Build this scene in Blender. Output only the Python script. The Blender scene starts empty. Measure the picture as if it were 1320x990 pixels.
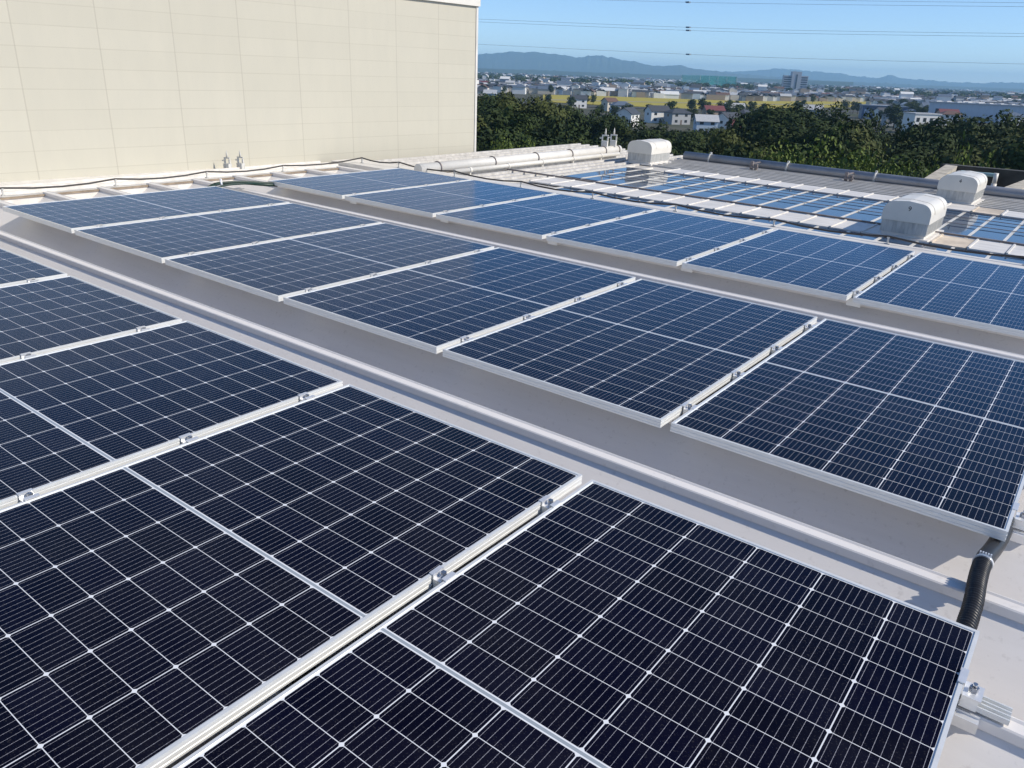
import bpy, math, random
from mathutils import Vector, Matrix, Quaternion
random.seed(7)
SC = bpy.context.scene
COL = SC.collection
V = Vector
rad = math.radians

# ------------------------------------------------------------------ camera
# roof frame: X along the ridges (negative = towards the tall wall), Y across the ridges, Z off the roof
W_, H_, F_ = 1320.0, 990.0, 1010.9
yaw, pitch, roll = rad(-36.3281), rad(22.262), rad(2.9857)
CR = V((-0.0161, -1.9887, 1.2485))
fw = V((math.sin(yaw) * math.cos(pitch), math.cos(yaw) * math.cos(pitch), -math.sin(pitch)))
r0 = V((math.cos(yaw), -math.sin(yaw), 0))
u0 = r0.cross(fw)
rr = r0 * math.cos(roll) + u0 * math.sin(roll)
uu = u0 * math.cos(roll) - r0 * math.sin(roll)
HY, HS = 91.5, 0.037                      # the true horizon: height at mid picture, and slope
ha, hb = V((0, 495 - HY, F_)), V((1000, 495 - HY - 1000 * HS, F_))
n = ha.cross(hb)
if n.y < 0:
    n = -n
n.normalize()
gup = (rr * n.x + uu * n.y + fw * n.z).normalized()
MT = gup.rotation_difference(V((0, 0, 1))).to_matrix()     # the roof falls about one degree
M4 = MT.to_4x4()
rw, uw, fww, CW = MT @ rr, MT @ uu, MT @ fw, MT @ CR

cam = bpy.data.cameras.new("Camera")
cam.sensor_width = 36.0
cam.lens = F_ / W_ * 36.0
cam.clip_start, cam.clip_end = 0.05, 60000
co = bpy.data.objects.new("Camera", cam)
COL.objects.link(co)
m = Matrix((rw, uw, -fww)).transposed().to_4x4()
m.translation = CW
co.matrix_world = m
SC.camera = co

# ------------------------------------------------------------------ light
sun_roof = V((0.745, 0.25, 0.63)).normalized()
sdir = MT @ sun_roof
sel = math.asin(sdir.z)
saz = math.atan2(sdir.x, sdir.y)
SC.view_settings.view_transform = 'Standard'
SC.view_settings.look = 'None'
SC.view_settings.exposure = 0.80
SC.view_settings.gamma = 1.0
SC.view_settings.use_curve_mapping = False
wd = bpy.data.worlds.new("World")
SC.world = wd
wd.use_nodes = True
nt = wd.node_tree
bg = nt.nodes["Background"]
sky = nt.nodes.new("ShaderNodeTexSky")
sky.sky_type = 'NISHITA'
sky.sun_disc = False
sky.sun_elevation = sel
sky.sun_rotation = saz
sky.altitude = 3000
sky.air_density = 1.0
sky.dust_density = 0.35
sky.ozone_density = 5.0
nt.links.new(sky.outputs[0], bg.inputs[0])
bg.inputs[1].default_value = 0.094
sl = bpy.data.lights.new("Sun", 'SUN')
sl.energy = 2.75
sl.angle = rad(0.53)
sl.color = (1.0, 0.92, 0.80)
so = bpy.data.objects.new("Sun", sl)
COL.objects.link(so)
so.rotation_euler = (-sdir).to_track_quat('-Z', 'Y').to_euler()
so.location = (0, 0, 60)


# ------------------------------------------------------------------ helpers
def ray(x, y):
    return (rw * (x - W_ / 2) - uw * (y - H_ / 2) + fww * F_).normalized()


def at_z(x, y, z):
    d = ray(x, y)
    return CW + d * ((z - CW.z) / d.z)


def hor(x):
    return HY + HS * (x - 660)


def at_d(x, d, z=None):
    """point at horizontal distance d in the bearing of picture column x"""
    q = ray(x, hor(x))
    q = V((q.x, q.y, 0)).normalized()
    return V((CW.x + q.x * d, CW.y + q.y * d, G if z is None else z))


def elev(x, y, d):
    q = ray(x, y)
    return CW.z + d * q.z / math.hypot(q.x, q.y)


def project(p):
    d = V(p) - CW
    z = d.dot(fww)
    return (W_ / 2 + F_ * d.dot(rw) / z, H_ / 2 - F_ * d.dot(uw) / z) if z > 0 else (-1e4, -1e4)


G = CW.z - 22.0                                            # the plain


class MB:
    def __init__(s):
        s.v, s.f, s.mi, s.sm = [], [], [], []

    def poly(s, pts, m=0, smooth=False):
        b = len(s.v)
        s.v += [tuple(p) for p in pts]
        s.f.append(tuple(range(b, b + len(pts))))
        s.mi.append(m)
        s.sm.append(smooth)

    def box(s, x0, x1, y0, y1, z0, z1, m=0, mat=None):
        P = [V((x, y, z)) for z in (z0, z1) for y in (y0, y1) for x in (x0, x1)]
        if mat:
            P = [mat @ p for p in P]
        b = len(s.v)
        s.v += [tuple(p) for p in P]
        for q in ((0, 2, 3, 1), (4, 5, 7, 6), (0, 1, 5, 4), (2, 6, 7, 3), (0, 4, 6, 2), (1, 3, 7, 5)):
            s.f.append(tuple(b + i for i in q))
            s.mi.append(m)
            s.sm.append(False)

    def tube(s, path, rs, seg=12, cap=True, m=0):
        path = [V(p) for p in path]
        if not hasattr(rs, '__len__'):
            rs = [rs] * len(path)
        rings = []
        ref = None
        for i, p in enumerate(path):
            t = (path[min(i + 1, len(path) - 1)] - path[max(i - 1, 0)]).normalized()
            if ref is None:
                ref = t.orthogonal().normalized()
            ref = (ref - t * ref.dot(t)).normalized()
            bn = t.cross(ref)
            b = len(s.v)
            for k in range(seg):
                a = 2 * math.pi * k / seg
                s.v.append(tuple(p + (ref * math.cos(a) + bn * math.sin(a)) * rs[i]))
            rings.append(b)
        for a, b in zip(rings, rings[1:]):
            for k in range(seg):
                s.f.append((a + k, a + (k + 1) % seg, b + (k + 1) % seg, b + k))
                s.mi.append(m)
                s.sm.append(True)
        if cap:
            for b, fl in ((rings[0], True), (rings[-1], False)):
                q = list(range(b, b + seg))
                s.f.append(tuple(q[::-1] if fl else q))
                s.mi.append(m)
                s.sm.append(False)

    def extrude_x(s, prof, x0, x1, m=0, closed=True, caps=True, smooth=False):
        """profile of (y, z) points swept along X"""
        b = len(s.v)
        k = len(prof)
        s.v += [(x0, y, z) for y, z in prof] + [(x1, y, z) for y, z in prof]
        for i in range(k if closed else k - 1):
            j = (i + 1) % k
            s.f.append((b + i, b + j, b + k + j, b + k + i))
            s.mi.append(m)
            s.sm.append(smooth)
        if closed and caps:
            s.f.append(tuple(range(b, b + k))[::-1])
            s.f.append(tuple(range(b + k, b + 2 * k)))
            s.mi += [m, m]
            s.sm += [False, False]

    def mesh(s, name, mats):
        me = bpy.data.meshes.new(name)
        me.from_pydata(s.v, [], s.f)
        for mt in (mats if isinstance(mats, (list, tuple)) else [mats]):
            me.materials.append(mt)
        me.polygons.foreach_set('material_index', s.mi)
        me.polygons.foreach_set('use_smooth', s.sm)
        me.update()
        return me

    def build(s, name, mats, parent=None, recalc=True):
        me = s.mesh(name, mats)
        if recalc:
            import bmesh
            bm = bmesh.new()
            bm.from_mesh(me)
            bmesh.ops.recalc_face_normals(bm, faces=bm.faces)
            bm.to_mesh(me)
            bm.free()
        o = bpy.data.objects.new(name, me)
        COL.objects.link(o)
        if parent:
            o.parent = parent
        return o


ROOF = []                                                  # top-level things that sit on the (slightly sloping) roof


def tag(o, label=None, cat=None, group=None, kind=None, roof=False):
    if label: o['label'] = label
    if cat: o['category'] = cat
    if group: o['group'] = group
    if kind: o['kind'] = kind
    if roof: ROOF.append(o)
    return o


def empty(name, loc=(0, 0, 0), rz=0.0):
    o = bpy.data.objects.new(name, None)
    o.empty_display_size = 0.2
    COL.objects.link(o)
    o.location = loc
    o.rotation_euler = (0, 0, rz)
    return o


def copy_tree(o, parent=None, kids=None):
    c = o.copy()
    COL.objects.link(c)
    c.parent = parent
    for ch in o.children:
        copy_tree(ch, c)
    return c


ORD = ['first', 'second', 'third', 'fourth', 'fifth', 'sixth', 'seventh', 'eighth', 'ninth', 'tenth']


def nth(i):
    if i < 10:
        return ORD[i]
    k = i + 1
    suf = 'th' if 10 <= k % 100 <= 20 else {1: 'st', 2: 'nd', 3: 'rd'}.get(k % 10, 'th')
    return f'{k}{suf}'


# ------------------------------------------------------------------ materials
class NT:
    def __init__(s, name):
        s.m = bpy.data.materials.new(name)
        s.m.use_nodes = True
        s.t = s.m.node_tree
        s.b = s.t.nodes['Principled BSDF']

    def n(s, t, **kw):
        q = s.t.nodes.new(t)
        for k, v in kw.items():
            setattr(q, k, v)
        return q

    def l(s, a, b):
        s.t.links.new(a, b)

    def set(s, k, v):
        if hasattr(v, 'is_linked') or hasattr(v, 'links'):
            s.l(v, s.b.inputs[k])
        else:
            s.b.inputs[k].default_value = v

    def mth(s, op, a, b=0.0, c=None):
        q = s.n('ShaderNodeMath', operation=op)
        for i, x in enumerate((a, b, c)):
            if x is None:
                continue
            if isinstance(x, (int, float)):
                q.inputs[i].default_value = x
            else:
                s.l(x, q.inputs[i])
        return q.outputs[0]

    def mix(s, f, a, b):
        q = s.n('ShaderNodeMix', data_type='RGBA')
        for i, x in ((0, f), (6, a), (7, b)):
            if isinstance(x, (int, float)):
                q.inputs[i].default_value = x
            elif isinstance(x, tuple):
                q.inputs[i].default_value = (*x[:3], 1)
            else:
                s.l(x, q.inputs[i])
        return q.outputs[2]

    def noise(s, scale, detail=3, rough=0.5, coord=None, vec=None, stretch=None):
        q = s.n('ShaderNodeTexNoise')
        q.inputs['Scale'].default_value = scale
        q.inputs['Detail'].default_value = detail
        q.inputs['Roughness'].default_value = rough
        if vec is None:
            vec = s.n('ShaderNodeTexCoord').outputs[coord or 'Object']
        if stretch:
            mp = s.n('ShaderNodeMapping')
            mp.inputs['Scale'].default_value = stretch
            s.l(vec, mp.inputs[0])
            vec = mp.outputs[0]
        s.l(vec, q.inputs['Vector'])
        return q.outputs[0]

    def ramp(s, f, stops):
        q = s.n('ShaderNodeValToRGB')
        el = q.color_ramp.elements
        while len(el) < len(stops):
            el.new(0.5)
        for e, (p, c) in zip(el, stops):
            e.position = p
            e.color = (*c, 1) if isinstance(c, tuple) else (c, c, c, 1)
        s.l(f, q.inputs[0])
        return q.outputs[0]

    def bump(s, h, strength=0.3, dist=0.01):
        q = s.n('ShaderNodeBump')
        q.inputs['Strength'].default_value = strength
        q.inputs['Distance'].default_value = dist
        s.l(h, q.inputs['Height'])
        s.l(q.outputs[0], s.b.inputs['Normal'])


def simple(name, col, rough=0.6, metal=0.0, var=0.12, scale=6.0, spec=0.5, bump=0.0, stretch=None):
    t = NT(name)
    nz = t.noise(scale, 4, 0.6, stretch=stretch)
    lo = tuple(c * (1 - var) for c in col)
    hi = tuple(min(1, c * (1 + var)) for c in col)
    t.set('Base Color', t.ramp(nz, [(0.3, lo), (0.7, hi)]))
    t.set('Roughness', rough)
    t.set('Metallic', metal)
    t.set('Specular IOR Level', spec)
    if bump:
        t.bump(nz, bump, 0.02)
    return t.m


# --- painted sheet of the folded roof, with faint run marks along the fold and dirt in the troughs
t = NT('roof_paint')
nz = t.noise(3.0, 5, 0.65, stretch=(0.5, 6, 1))
nz2 = t.noise(40.0, 3, 0.6)
c1 = t.ramp(nz, [(0.30, (0.73, 0.70, 0.67)), (0.72, (0.79, 0.76, 0.73))])
c2 = t.mix(t.mth('MULTIPLY', t.ramp(nz2, [(0.60, 0.0), (0.75, 1.0)]), 0.2), c1, (0.22, 0.19, 0.16))
t.set('Base Color', c2)
t.set('Roughness', 0.42)
ROOFPAINT = t.m
t = NT('valley_dirt')
nz = t.noise(18.0, 5, 0.75, stretch=(1, 3, 1))
t.set('Base Color', t.ramp(nz, [(0.36, (0.06, 0.05, 0.045)), (0.62, (0.36, 0.34, 0.32))]))
t.set('Roughness', 0.9)
DIRT = t.m
# --- frames and other aluminium
t = NT('anodised_aluminium')
nz = t.noise(25, 3, 0.5, stretch=(1, 1, 8))
t.set('Base Color', t.ramp(nz, [(0.3, (0.70, 0.71, 0.70)), (0.7, (0.78, 0.79, 0.78))]))
t.set('Metallic', 0.25)
t.set('Roughness', 0.38)
ALU = t.m
t = NT('bright_clip')
t.set('Base Color', t.ramp(t.noise(30, 3), [(0.3, (0.74, 0.75, 0.76)), (0.7, (0.84, 0.84, 0.84))]))
t.set('Metallic', 0.5)
t.set('Roughness', 0.33)
CLIP = t.m
STEEL = simple('bolt_steel', (0.42, 0.43, 0.45), 0.3, 0.9, 0.15, 60)
BLACK = simple('black_plastic', (0.02, 0.02, 0.022), 0.38, 0, 0.2, 30)
CABLE = simple('weathered_cable', (0.04, 0.036, 0.034), 0.6, 0, 0.2, 20)
GREENCABLE = simple('dark_green_cable', (0.01, 0.035, 0.025), 0.45, 0, 0.3, 20)
WHITEPIPE = simple('white_painted_pipe', (0.72, 0.69, 0.63), 0.4, 0, 0.08, 5)
BLUEPIPE = simple('grey_pipe', (0.30, 0.31, 0.33), 0.35, 0.3, 0.15, 4)
WHITEPAINT = simple('white_gloss_paint', (0.74, 0.705, 0.63), 0.35, 0, 0.05, 5)
TRAYM = simple('weathered_cover_sheet', (0.70, 0.67, 0.62), 0.45, 0, 0.13, 3, stretch=(1, 4, 1))
TRIM = simple('brown_edge_trim', (0.28, 0.22, 0.16), 0.7, 0, 0.3, 8)
RAILM = simple('brown_grey_rail', (0.22, 0.19, 0.18), 0.55, 0.1, 0.25, 10)
LAPM = simple('dull_ribbed_sheet', (0.52, 0.50, 0.465), 0.55, 0, 0.2, 2.5, stretch=(1, 5, 1))
RUSTM = simple('rusty_flashing', (0.58, 0.50, 0.40), 0.7, 0, 0.3, 5)
# --- galvanised louvre of the ventilators
t = NT('galvanised_louvre')
nz = t.noise(35, 4, 0.7, stretch=(1, 1, 0.15))
t.set('Base Color', t.ramp(nz, [(0.3, (0.40, 0.40, 0.38)), (0.7, (0.66, 0.65, 0.61))]))
t.set('Metallic', 0.0)
t.set('Roughness', 0.5)
GALV = t.m
# --- smooth dark glazing of the far roof
t = NT('roof_glazing')
nz = t.noise(1.5, 3)
t.set('Base Color', t.ramp(nz, [(0.3, (0.012, 0.035, 0.08)), (0.7, (0.02, 0.05, 0.11))]))
t.set('Roughness', 0.06)
t.set('IOR', 1.5)
t.set('Specular Tint', (0.70, 0.86, 1.0, 1))
GLAZ = t.m

# --- solar cells
PW, PL = 1.134, 1.903
CX, CY = 0.185, 0.0932
t = NT('solar_cells')
tc = t.n('ShaderNodeTexCoord')
sx = t.n('ShaderNodeSeparateXYZ')
t.l(tc.outputs['Object'], sx.inputs[0])
X, Y = sx.outputs[0], sx.outputs[1]
cx = t.mth('ADD', t.mth('DIVIDE', X, CX), 3.0)
fx = t.mth('FRACT', cx)
dx = t.mth('MULTIPLY', t.mth('MINIMUM', fx, t.mth('SUBTRACT', 1.0, fx)), CX)
ya = t.mth('SUBTRACT', t.mth('ABSOLUTE', Y), 0.0072)
cy = t.mth('DIVIDE', ya, CY)
fy = t.mth('FRACT', cy)
dy = t.mth('MULTIPLY', t.mth('MINIMUM', fy, t.mth('SUBTRACT', 1.0, fy)), CY)
g1 = t.mth('LESS_THAN', dx, 0.0014)
g2 = t.mth('LESS_THAN', dy, 0.0009)
g3 = t.mth('LESS_THAN', t.mth('ADD', dx, dy), 0.0076)
g4 = t.mth('GREATER_THAN', t.mth('ABSOLUTE', X), 3 * CX - 0.0017)
g5 = t.mth('GREATER_THAN', ya, 10 * CY - 0.0012)
mid = t.mth('LESS_THAN', ya, 0.0)
midc = t.mth('LESS_THAN', t.mth('ABSOLUTE', Y), 0.0042)
white = t.mth('MAXIMUM', t.mth('MAXIMUM', g1, g2), t.mth('MAXIMUM', t.mth('MAXIMUM', g3, g4), t.mth('MAXIMUM', g5, mid)))
bb = t.mth('FRACT', t.mth('MULTIPLY', fx, 10.0))
bus = t.mth('LESS_THAN', t.mth('MULTIPLY', t.mth('ABSOLUTE', t.mth('SUBTRACT', bb, 0.5)), CX / 10), 0.00036)
pad = t.mth('FRACT', t.mth('MULTIPLY', fy, 6.0))
bus2 = t.mth('MULTIPLY', t.mth('LESS_THAN', t.mth('MULTIPLY', t.mth('ABSOLUTE', t.mth('SUBTRACT', bb, 0.5)), CX / 10), 0.0008),
             t.mth('LESS_THAN', pad, 0.08))
bus = t.mth('MAXIMUM', bus, bus2)
# each cell has its own faint tint
cid = t.n('ShaderNodeCombineXYZ')
t.l(t.mth('FLOOR', cx), cid.inputs[0])
t.l(t.mth('FLOOR', t.mth('DIVIDE', Y, CY)), cid.inputs[1])
oi = t.n('ShaderNodeObjectInfo')
t.l(oi.outputs['Random'], cid.inputs[2])
wn = t.n('ShaderNodeTexWhiteNoise', noise_dimensions='3D')
t.l(cid.outputs[0], wn.inputs[0])
cell = t.mix(wn.outputs[0], (0.0020, 0.0016, 0.007), (0.0032, 0.0028, 0.012))
c = t.mix(bus, cell, (0.36, 0.36, 0.40))
c = t.mix(white, c, (0.74, 0.76, 0.78))
c = t.mix(midc, c, (0.30, 0.34, 0.38))
dust = t.noise(220, 2, 0.6, vec=tc.outputs['Object'])
dust2 = t.noise(5, 4, 0.6, vec=tc.outputs['Object'])
df = t.mth('MULTIPLY', t.ramp(dust, [(0.60, 0.0), (0.78, 1.0)]), t.mth('MULTIPLY', t.ramp(dust2, [(0.35, 0.2), (0.7, 1.0)]), 0.12))
c = t.mix(df, c, (0.5, 0.48, 0.45))
c = t.mix(t.mth('MULTIPLY', t.ramp(t.noise(2.3, 5, 0.7, vec=tc.outputs['Object']), [(0.40, 0.0), (0.75, 1.0)]), 0.020), c, (0.40, 0.40, 0.42))
t.set('Base Color', c)
t.set('Roughness', t.mth('ADD', 0.10, t.mth('MULTIPLY', dust2, 0.10)))
t.set('IOR', 1.07)
t.set('Sheen Weight', 0.80)
t.set('Sheen Roughness', 0.30)
t.set('Sheen Tint', (0.11, 0.42, 0.82, 1))
CELLS = t.m
BACK = simple('backsheet', (0.78, 0.78, 0.78), 0.6)

# --- siding of the tall building
t = NT('cream_siding')
tc = t.n('ShaderNodeTexCoord')
sx = t.n('ShaderNodeSeparateXYZ')
t.l(tc.outputs['Object'], sx.inputs[0])
BW, BH = 0.80, 0.197
bx = t.mth('DIVIDE', sx.outputs[0], BW)
bz = t.mth('DIVIDE', sx.outputs[2], BH)
ex = t.mth('FRACT', bx)
ez = t.mth('FRACT', bz)
jx = t.mth('LESS_THAN', t.mth('MULTIPLY', t.mth('MINIMUM', ex, t.mth('SUBTRACT', 1.0, ex)), BW), 0.006)
jz = t.mth('LESS_THAN', t.mth('MULTIPLY', t.mth('MINIMUM', ez, t.mth('SUBTRACT', 1.0, ez)), BH), 0.0042)
cid = t.n('ShaderNodeCombineXYZ')
t.l(t.mth('FLOOR', bx), cid.inputs[0])
t.l(t.mth('FLOOR', bz), cid.inputs[1])
wn = t.n('ShaderNodeTexWhiteNoise', noise_dimensions='2D')
t.l(cid.outputs[0], wn.inputs[0])
base = t.mix(wn.outputs[0], (0.528, 0.500, 0.410), (0.548, 0.519, 0.427))
st = t.noise(2.2, 5, 0.65, vec=tc.outputs['Object'], stretch=(2.5, 1, 0.6))
base = t.mix(t.ramp(st, [(0.35, 0.3), (0.65, 0.0)]), base, (0.47, 0.45, 0.375))
wn2 = t.n('ShaderNodeTexWhiteNoise', noise_dimensions='2D')
t.l(cid.outputs[0], wn2.inputs[0])
jn = t.noise(0.9, 2, 0.5, vec=tc.outputs['Object'])
jzv = t.mth('MULTIPLY', jz, t.ramp(jn, [(0.35, 0.25), (0.6, 0.5)]))
base = t.mix(jzv, base, (0.40, 0.37, 0.29))
base = t.mix(t.mth('MULTIPLY', jx, 0.42), base, (0.33, 0.30, 0.24))
t.set('Base Color', base)
t.set('Roughness', 0.75)
SIDING = t.m
CONC = NT('stained_concrete')
nz = CONC.noise(1.6, 6, 0.7, stretch=(3, 3, 0.5))
CONC.set('Base Color', CONC.ramp(nz, [(0.3, (0.22, 0.19, 0.15)), (0.5, (0.46, 0.42, 0.34)), (0.75, (0.60, 0.55, 0.46))]))
CONC.set('Roughness', 0.9)
CONC = CONC.m
SHADECONC = simple('shaded_concrete', (0.06, 0.06, 0.055), 0.9, 0, 0.5, 1.5)  # trough back wall and floor: the shade inside is painted into this colour
TEAL = simple('pale_teal_paint', (0.34, 0.50, 0.50), 0.5, 0, 0.15, 4)

# ------------------------------------------------------------------ our own building: the folded-sheet roof
P_, R0 = 0.503, 0.295                                      # ridge pitch, first ridge between the near rows
ZC, ZS, ZV = -0.068, -0.096, -0.258                        # ridge cap, shoulder, trough
XE, XR = -7.9, 3.6                                         # far and near ends of the folds
bld = empty('factory_building')
tag(bld, 'building underfoot with a beige folded metal roof carrying the solar panels', 'building', roof=True)
K0, K1 = -9, 9
prof, dirtq = [], MB()
for k in range(K0, K1 + 1):
    y = R0 + P_ * k
    prof += [(y - 0.2515, ZV), (y - 0.245, ZV), (y - 0.018, ZS), (y + 0.018, ZS), (y + 0.170, ZV)]
mb = MB()
mb.extrude_x(prof, XE, XR, closed=False)
o = mb.build('folded_roof', ROOFPAINT, bld, recalc=False)
# dirt collected along the foot of each fold
mb = MB()
for k in range(K0, K1 + 1):
    y = R0 + P_ * k
    mb.poly([(XE, y + 0.176, ZV + .004), (XR, y + 0.176, ZV + .004), (XR, y + 0.250, ZV + .004), (XE, y + 0.250, ZV + .004)])
tag(mb.build('trough_dirt', DIRT, bld), kind='stuff')
# ridge caps
for k in range(K0, K1 + 1):
    y = R0 + P_ * k
    mb = MB()
    mb.extrude_x([(y - 0.026, ZS - .001), (y - 0.024, ZC - .004), (y - 0.020, ZC), (y + 0.012, ZC + .001), (y + 0.018, ZC + .006), (y + 0.024, ZC + .004),
                  (y + 0.026, ZS - .003)], XE - 0.03, XR)
    mb.build('ridge_cap', ROOFPAINT, bld)
# plates that close the folds at the far end
for k in range(K0, K1):
    y = R0 + P_ * k
    mb = MB()
    a = [(y + 0.02, ZS - .004), (y + 0.168, ZV + .001), (y + P_ - 0.243, ZV + .001), (y + P_ - 0.02, ZS - .004)]
    mb.poly([(XE + 0.004, q[0], q[1]) for q in a])
    mb.poly([(XE + 0.010, q[0], q[1]) for q in a][::-1])
    mb.build('closure_plate', TRAYM, bld, recalc=False)
    mb = MB()
    mb.box(XE - 0.004, XE + 0.020, y + 0.03, y + P_ - 0.03, ZS - .006, ZS + .012)
    mb.build('edge_trim', TRIM, bld)
# flashing between the folds and the tall wall
mb = MB()
yl, yr = R0 + P_ * K0, 11.2
mb.poly([(XE, yl, -0.097), (XE, 5.02, -0.097), (-9.6, 5.02, -0.097), (-9.6, yl, -0.097)])
mb.build('end_flashing', TRAYM, bld, recalc=False)
for xo in (-8.12, -8.30, -8.47):
    mb = MB()
    mb.box(xo - 0.016, xo + 0.016, yl, 4.98, -0.099, -0.070)
    mb.build('flashing_rib', TRAYM, bld)
# broad cap beside the last row
mb = MB()
mb.box(XE - 0.4, 0.16, 5.03, 5.47, -0.125, -0.050)
mb.build('side_flashing', TRAYM, bld)
mb = MB()
mb.box(0.162, XR, 5.03, 5.47, -0.125, -0.054)
mb.build('side_flashing', TRAYM, bld)
# far roof: ribbed sheet
ZF = -0.10
mb = MB()
x = -8.25
prof = []
mb.poly([(-8.25, 5.40, ZF - .012), (XR, 5.40, ZF - .012), (XR, 10.95, ZF - .012), (-8.25, 10.95, ZF - .012)])
while x < -5.95:
    mb.box(x, x + 0.035, 5.5, 10.94, ZF - .013, ZF + .016)
    x += 0.19
y = 9.12
while y < 10.95:
    mb.box(-5.9, XR, y, y + 0.045, ZF - .013, ZF + .018)
    y += 0.17
mb.build('ribbed_roof', LAPM, bld)
# glazed strip with white seams
sxs = []
x = -2.576 - 0.303 * 11
while x < XR - 0.3:
    sxs.append(x)
    x += 0.303
for x in sxs:
    mb = MB()
    y0 = 5.50 if x > -5.6 else 6.9
    mb.box(x + 0.014, x + 0.289, y0, 8.60, ZF - .010, ZF)
    mb.build('glass_pane', GLAZ, bld)
    mb = MB()
    mb.box(x - 0.012, x + 0.012, y0, 8.85, ZF - .011, ZF + .006)
    mb.build('pane_seam', WHITEPAINT, bld)
# cover trays on both sides of the glazing, raised on short posts
for (y0, y1, zt, off) in ((6.02, 6.56, -0.084, 0.10), (8.52, 9.02, -0.084, 0.05)):
    for x in sxs:
        if y0 > 7 and (x < -5.5):
            continue
        mb = MB()
        dz = random.uniform(-.0025, .0025)
        mb.box(x + off + 0.004, x + off + 0.299, y0, y1, zt - .014 + dz, zt + dz)
        mb.box(x + off + 0.0045, x + off + 0.022, y0 + .002, y1 - .002, zt + dz, zt + .010 + dz)
        mb.box(x + off + 0.285, x + off + 0.299, y0 + .01, y0 + .022, ZF - .01, zt - .0135 + dz)
        mb.build('cover_tray', RUSTM if (abs(x + 1.36) < 0.16) else TRAYM, bld)
for (y, z, w, x0) in ((6.61, -0.080, 0.016, -6.6), (7.42, -0.080, 0.009, -5.6), (7.94, -0.080, 0.009, -5.8), (8.42, -0.082, 0.007, -5.8)):
    mb = MB()
    mb.box(x0, XR, y - w, y + w, z - .006, z + (.012 if w > .012 else .0))
    mb.build('cross_rail', RAILM, bld)
# body of the building down to the ground
mb = MB()
mb.box(-8.2, XR - .05, -4.2, 10.9, -24.5, -0.30)
mb.build('wall', SIDING, bld)

# ------------------------------------------------------------------ solar panels
FH = 0.035


def panel_proto():
    root = empty('solar_panel')
    pf = [(0, 0), (0, -.0095), (.0014, -.0105), (.0014, -.0130), (0, -.0140), (0, -.0235), (.0012, -.0245), (.0012, -.0265), (0, -.0275), (0, -FH),
          (.024, -FH), (.024, -FH + .002), (.010, -FH + .002), (.010, -.0008), (.0092, 0)]
    hw, hl = PW / 2, PL / 2
    mb = MB()
    cs = [(-1, -1), (1, -1), (1, 1), (-1, 1)]
    b = 0
    for sx_, sy_ in cs:
        mb.v += [(sx_ * (hw - d), sy_ * (hl - d), z) for d, z in pf]
    k = len(pf)
    for s in range(4):
        a, c_ = s * k, ((s + 1) % 4) * k
        for i in range(k):
            j = (i + 1) % k
            mb.f.append((a + i, a + j, c_ + j, c_ + i))
            mb.mi.append(0)
            mb.sm.append(False)
    mb.build('frame', ALU, root)
    mb = MB()
    d = .0097
    mb.box(-hw + d, hw - d, -hl + d, hl - d, -.0088, -.0032)
    mb.mi[0] = 1
    mb.build('glass_laminate', [CELLS, BACK], root)
    return root


GAP = 0.0397
ROWS = {1: (-PL, 0.0), 2: (0.5795, -0.0062), 3: (3.1013, -0.0174)}
rown = {1: 'nearest', 2: 'middle', 3: 'farthest'}
pp = panel_proto()
first = True
for r in (1, 2, 3):
    y0, x0 = ROWS[r]
    for i in range(6):
        o = pp if first else copy_tree(pp)
        first = False
        o.location = (x0 - i * (PW + GAP) - PW / 2 + random.uniform(-.002, .002), y0 + PL / 2 + random.uniform(-.003, .003), random.uniform(-.0012, .0012))
        o.rotation_euler = (random.uniform(-.0012, .0012), random.uniform(-.0012, .0012), random.uniform(-.0006, .0006))
        tag(o, f'dark blue solar panel, {nth(i)} from the right end of the {rown[r]} row', 'solar panel', 'solar panels in three rows on the roof', roof=True)


# ------------------------------------------------------------------ clamps
def hexa(mb, x, y, z0, z1, r, m=0, rot=0.2):
    pts = [(x + r * math.cos(rot + math.pi / 3 * k), y + r * math.sin(rot + math.pi / 3 * k)) for k in range(6)]
    mb.poly([(p[0], p[1], z1) for p in pts], m)
    mb.poly([(p[0], p[1], z0) for p in pts][::-1], m)
    for k in range(6):
        a, b = pts[k], pts[(k + 1) % 6]
        mb.poly([(a[0], a[1], z0), (b[0], b[1], z0), (b[0], b[1], z1), (a[0], a[1], z1)], m)


def clamp_proto():
    root = empty('panel_clamp')
    g = GAP / 2
    mb = MB()                                              # clip: two lips on the frames joined by a dropped web
    mb.box(-g - .009, -g + .003, -.021, .021, 0.0012, 0.0048)
    mb.box(g - .003, g + .009, -.021, .021, 0.0012, 0.0048)
    mb.box(-g + .0035, -g + .0065, -.021, .021, -.012, .0047)
    mb.box(g - .0065, g - .0035, -.021, .021, -.012, .0047)
    mb.box(-g + .0065, g - .0065, -.021, .021, -.012, -.009)
    mb.build('clip', CLIP, root)
    mb = MB()
    hexa(mb, 0, 0.004, -.009, .006, .0085)
    mb.build('bolt', STEEL, root)
    mb = MB()                                              # foot gripping the ridge cap
    mb.box(-.016, .016, -.020, .020, -FH - .004, -.0125)
    mb.box(-.045, .045, -.034, .034, -FH - .026, -FH - .0045)
    mb.box(-.045, .045, -.034, -.029, ZC - .022, -FH - .026)
    mb.box(-.045, .045, .029, .034, ZC - .022, -FH - .026)
    mb.build('foot', ALU, root)
    return root


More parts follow.
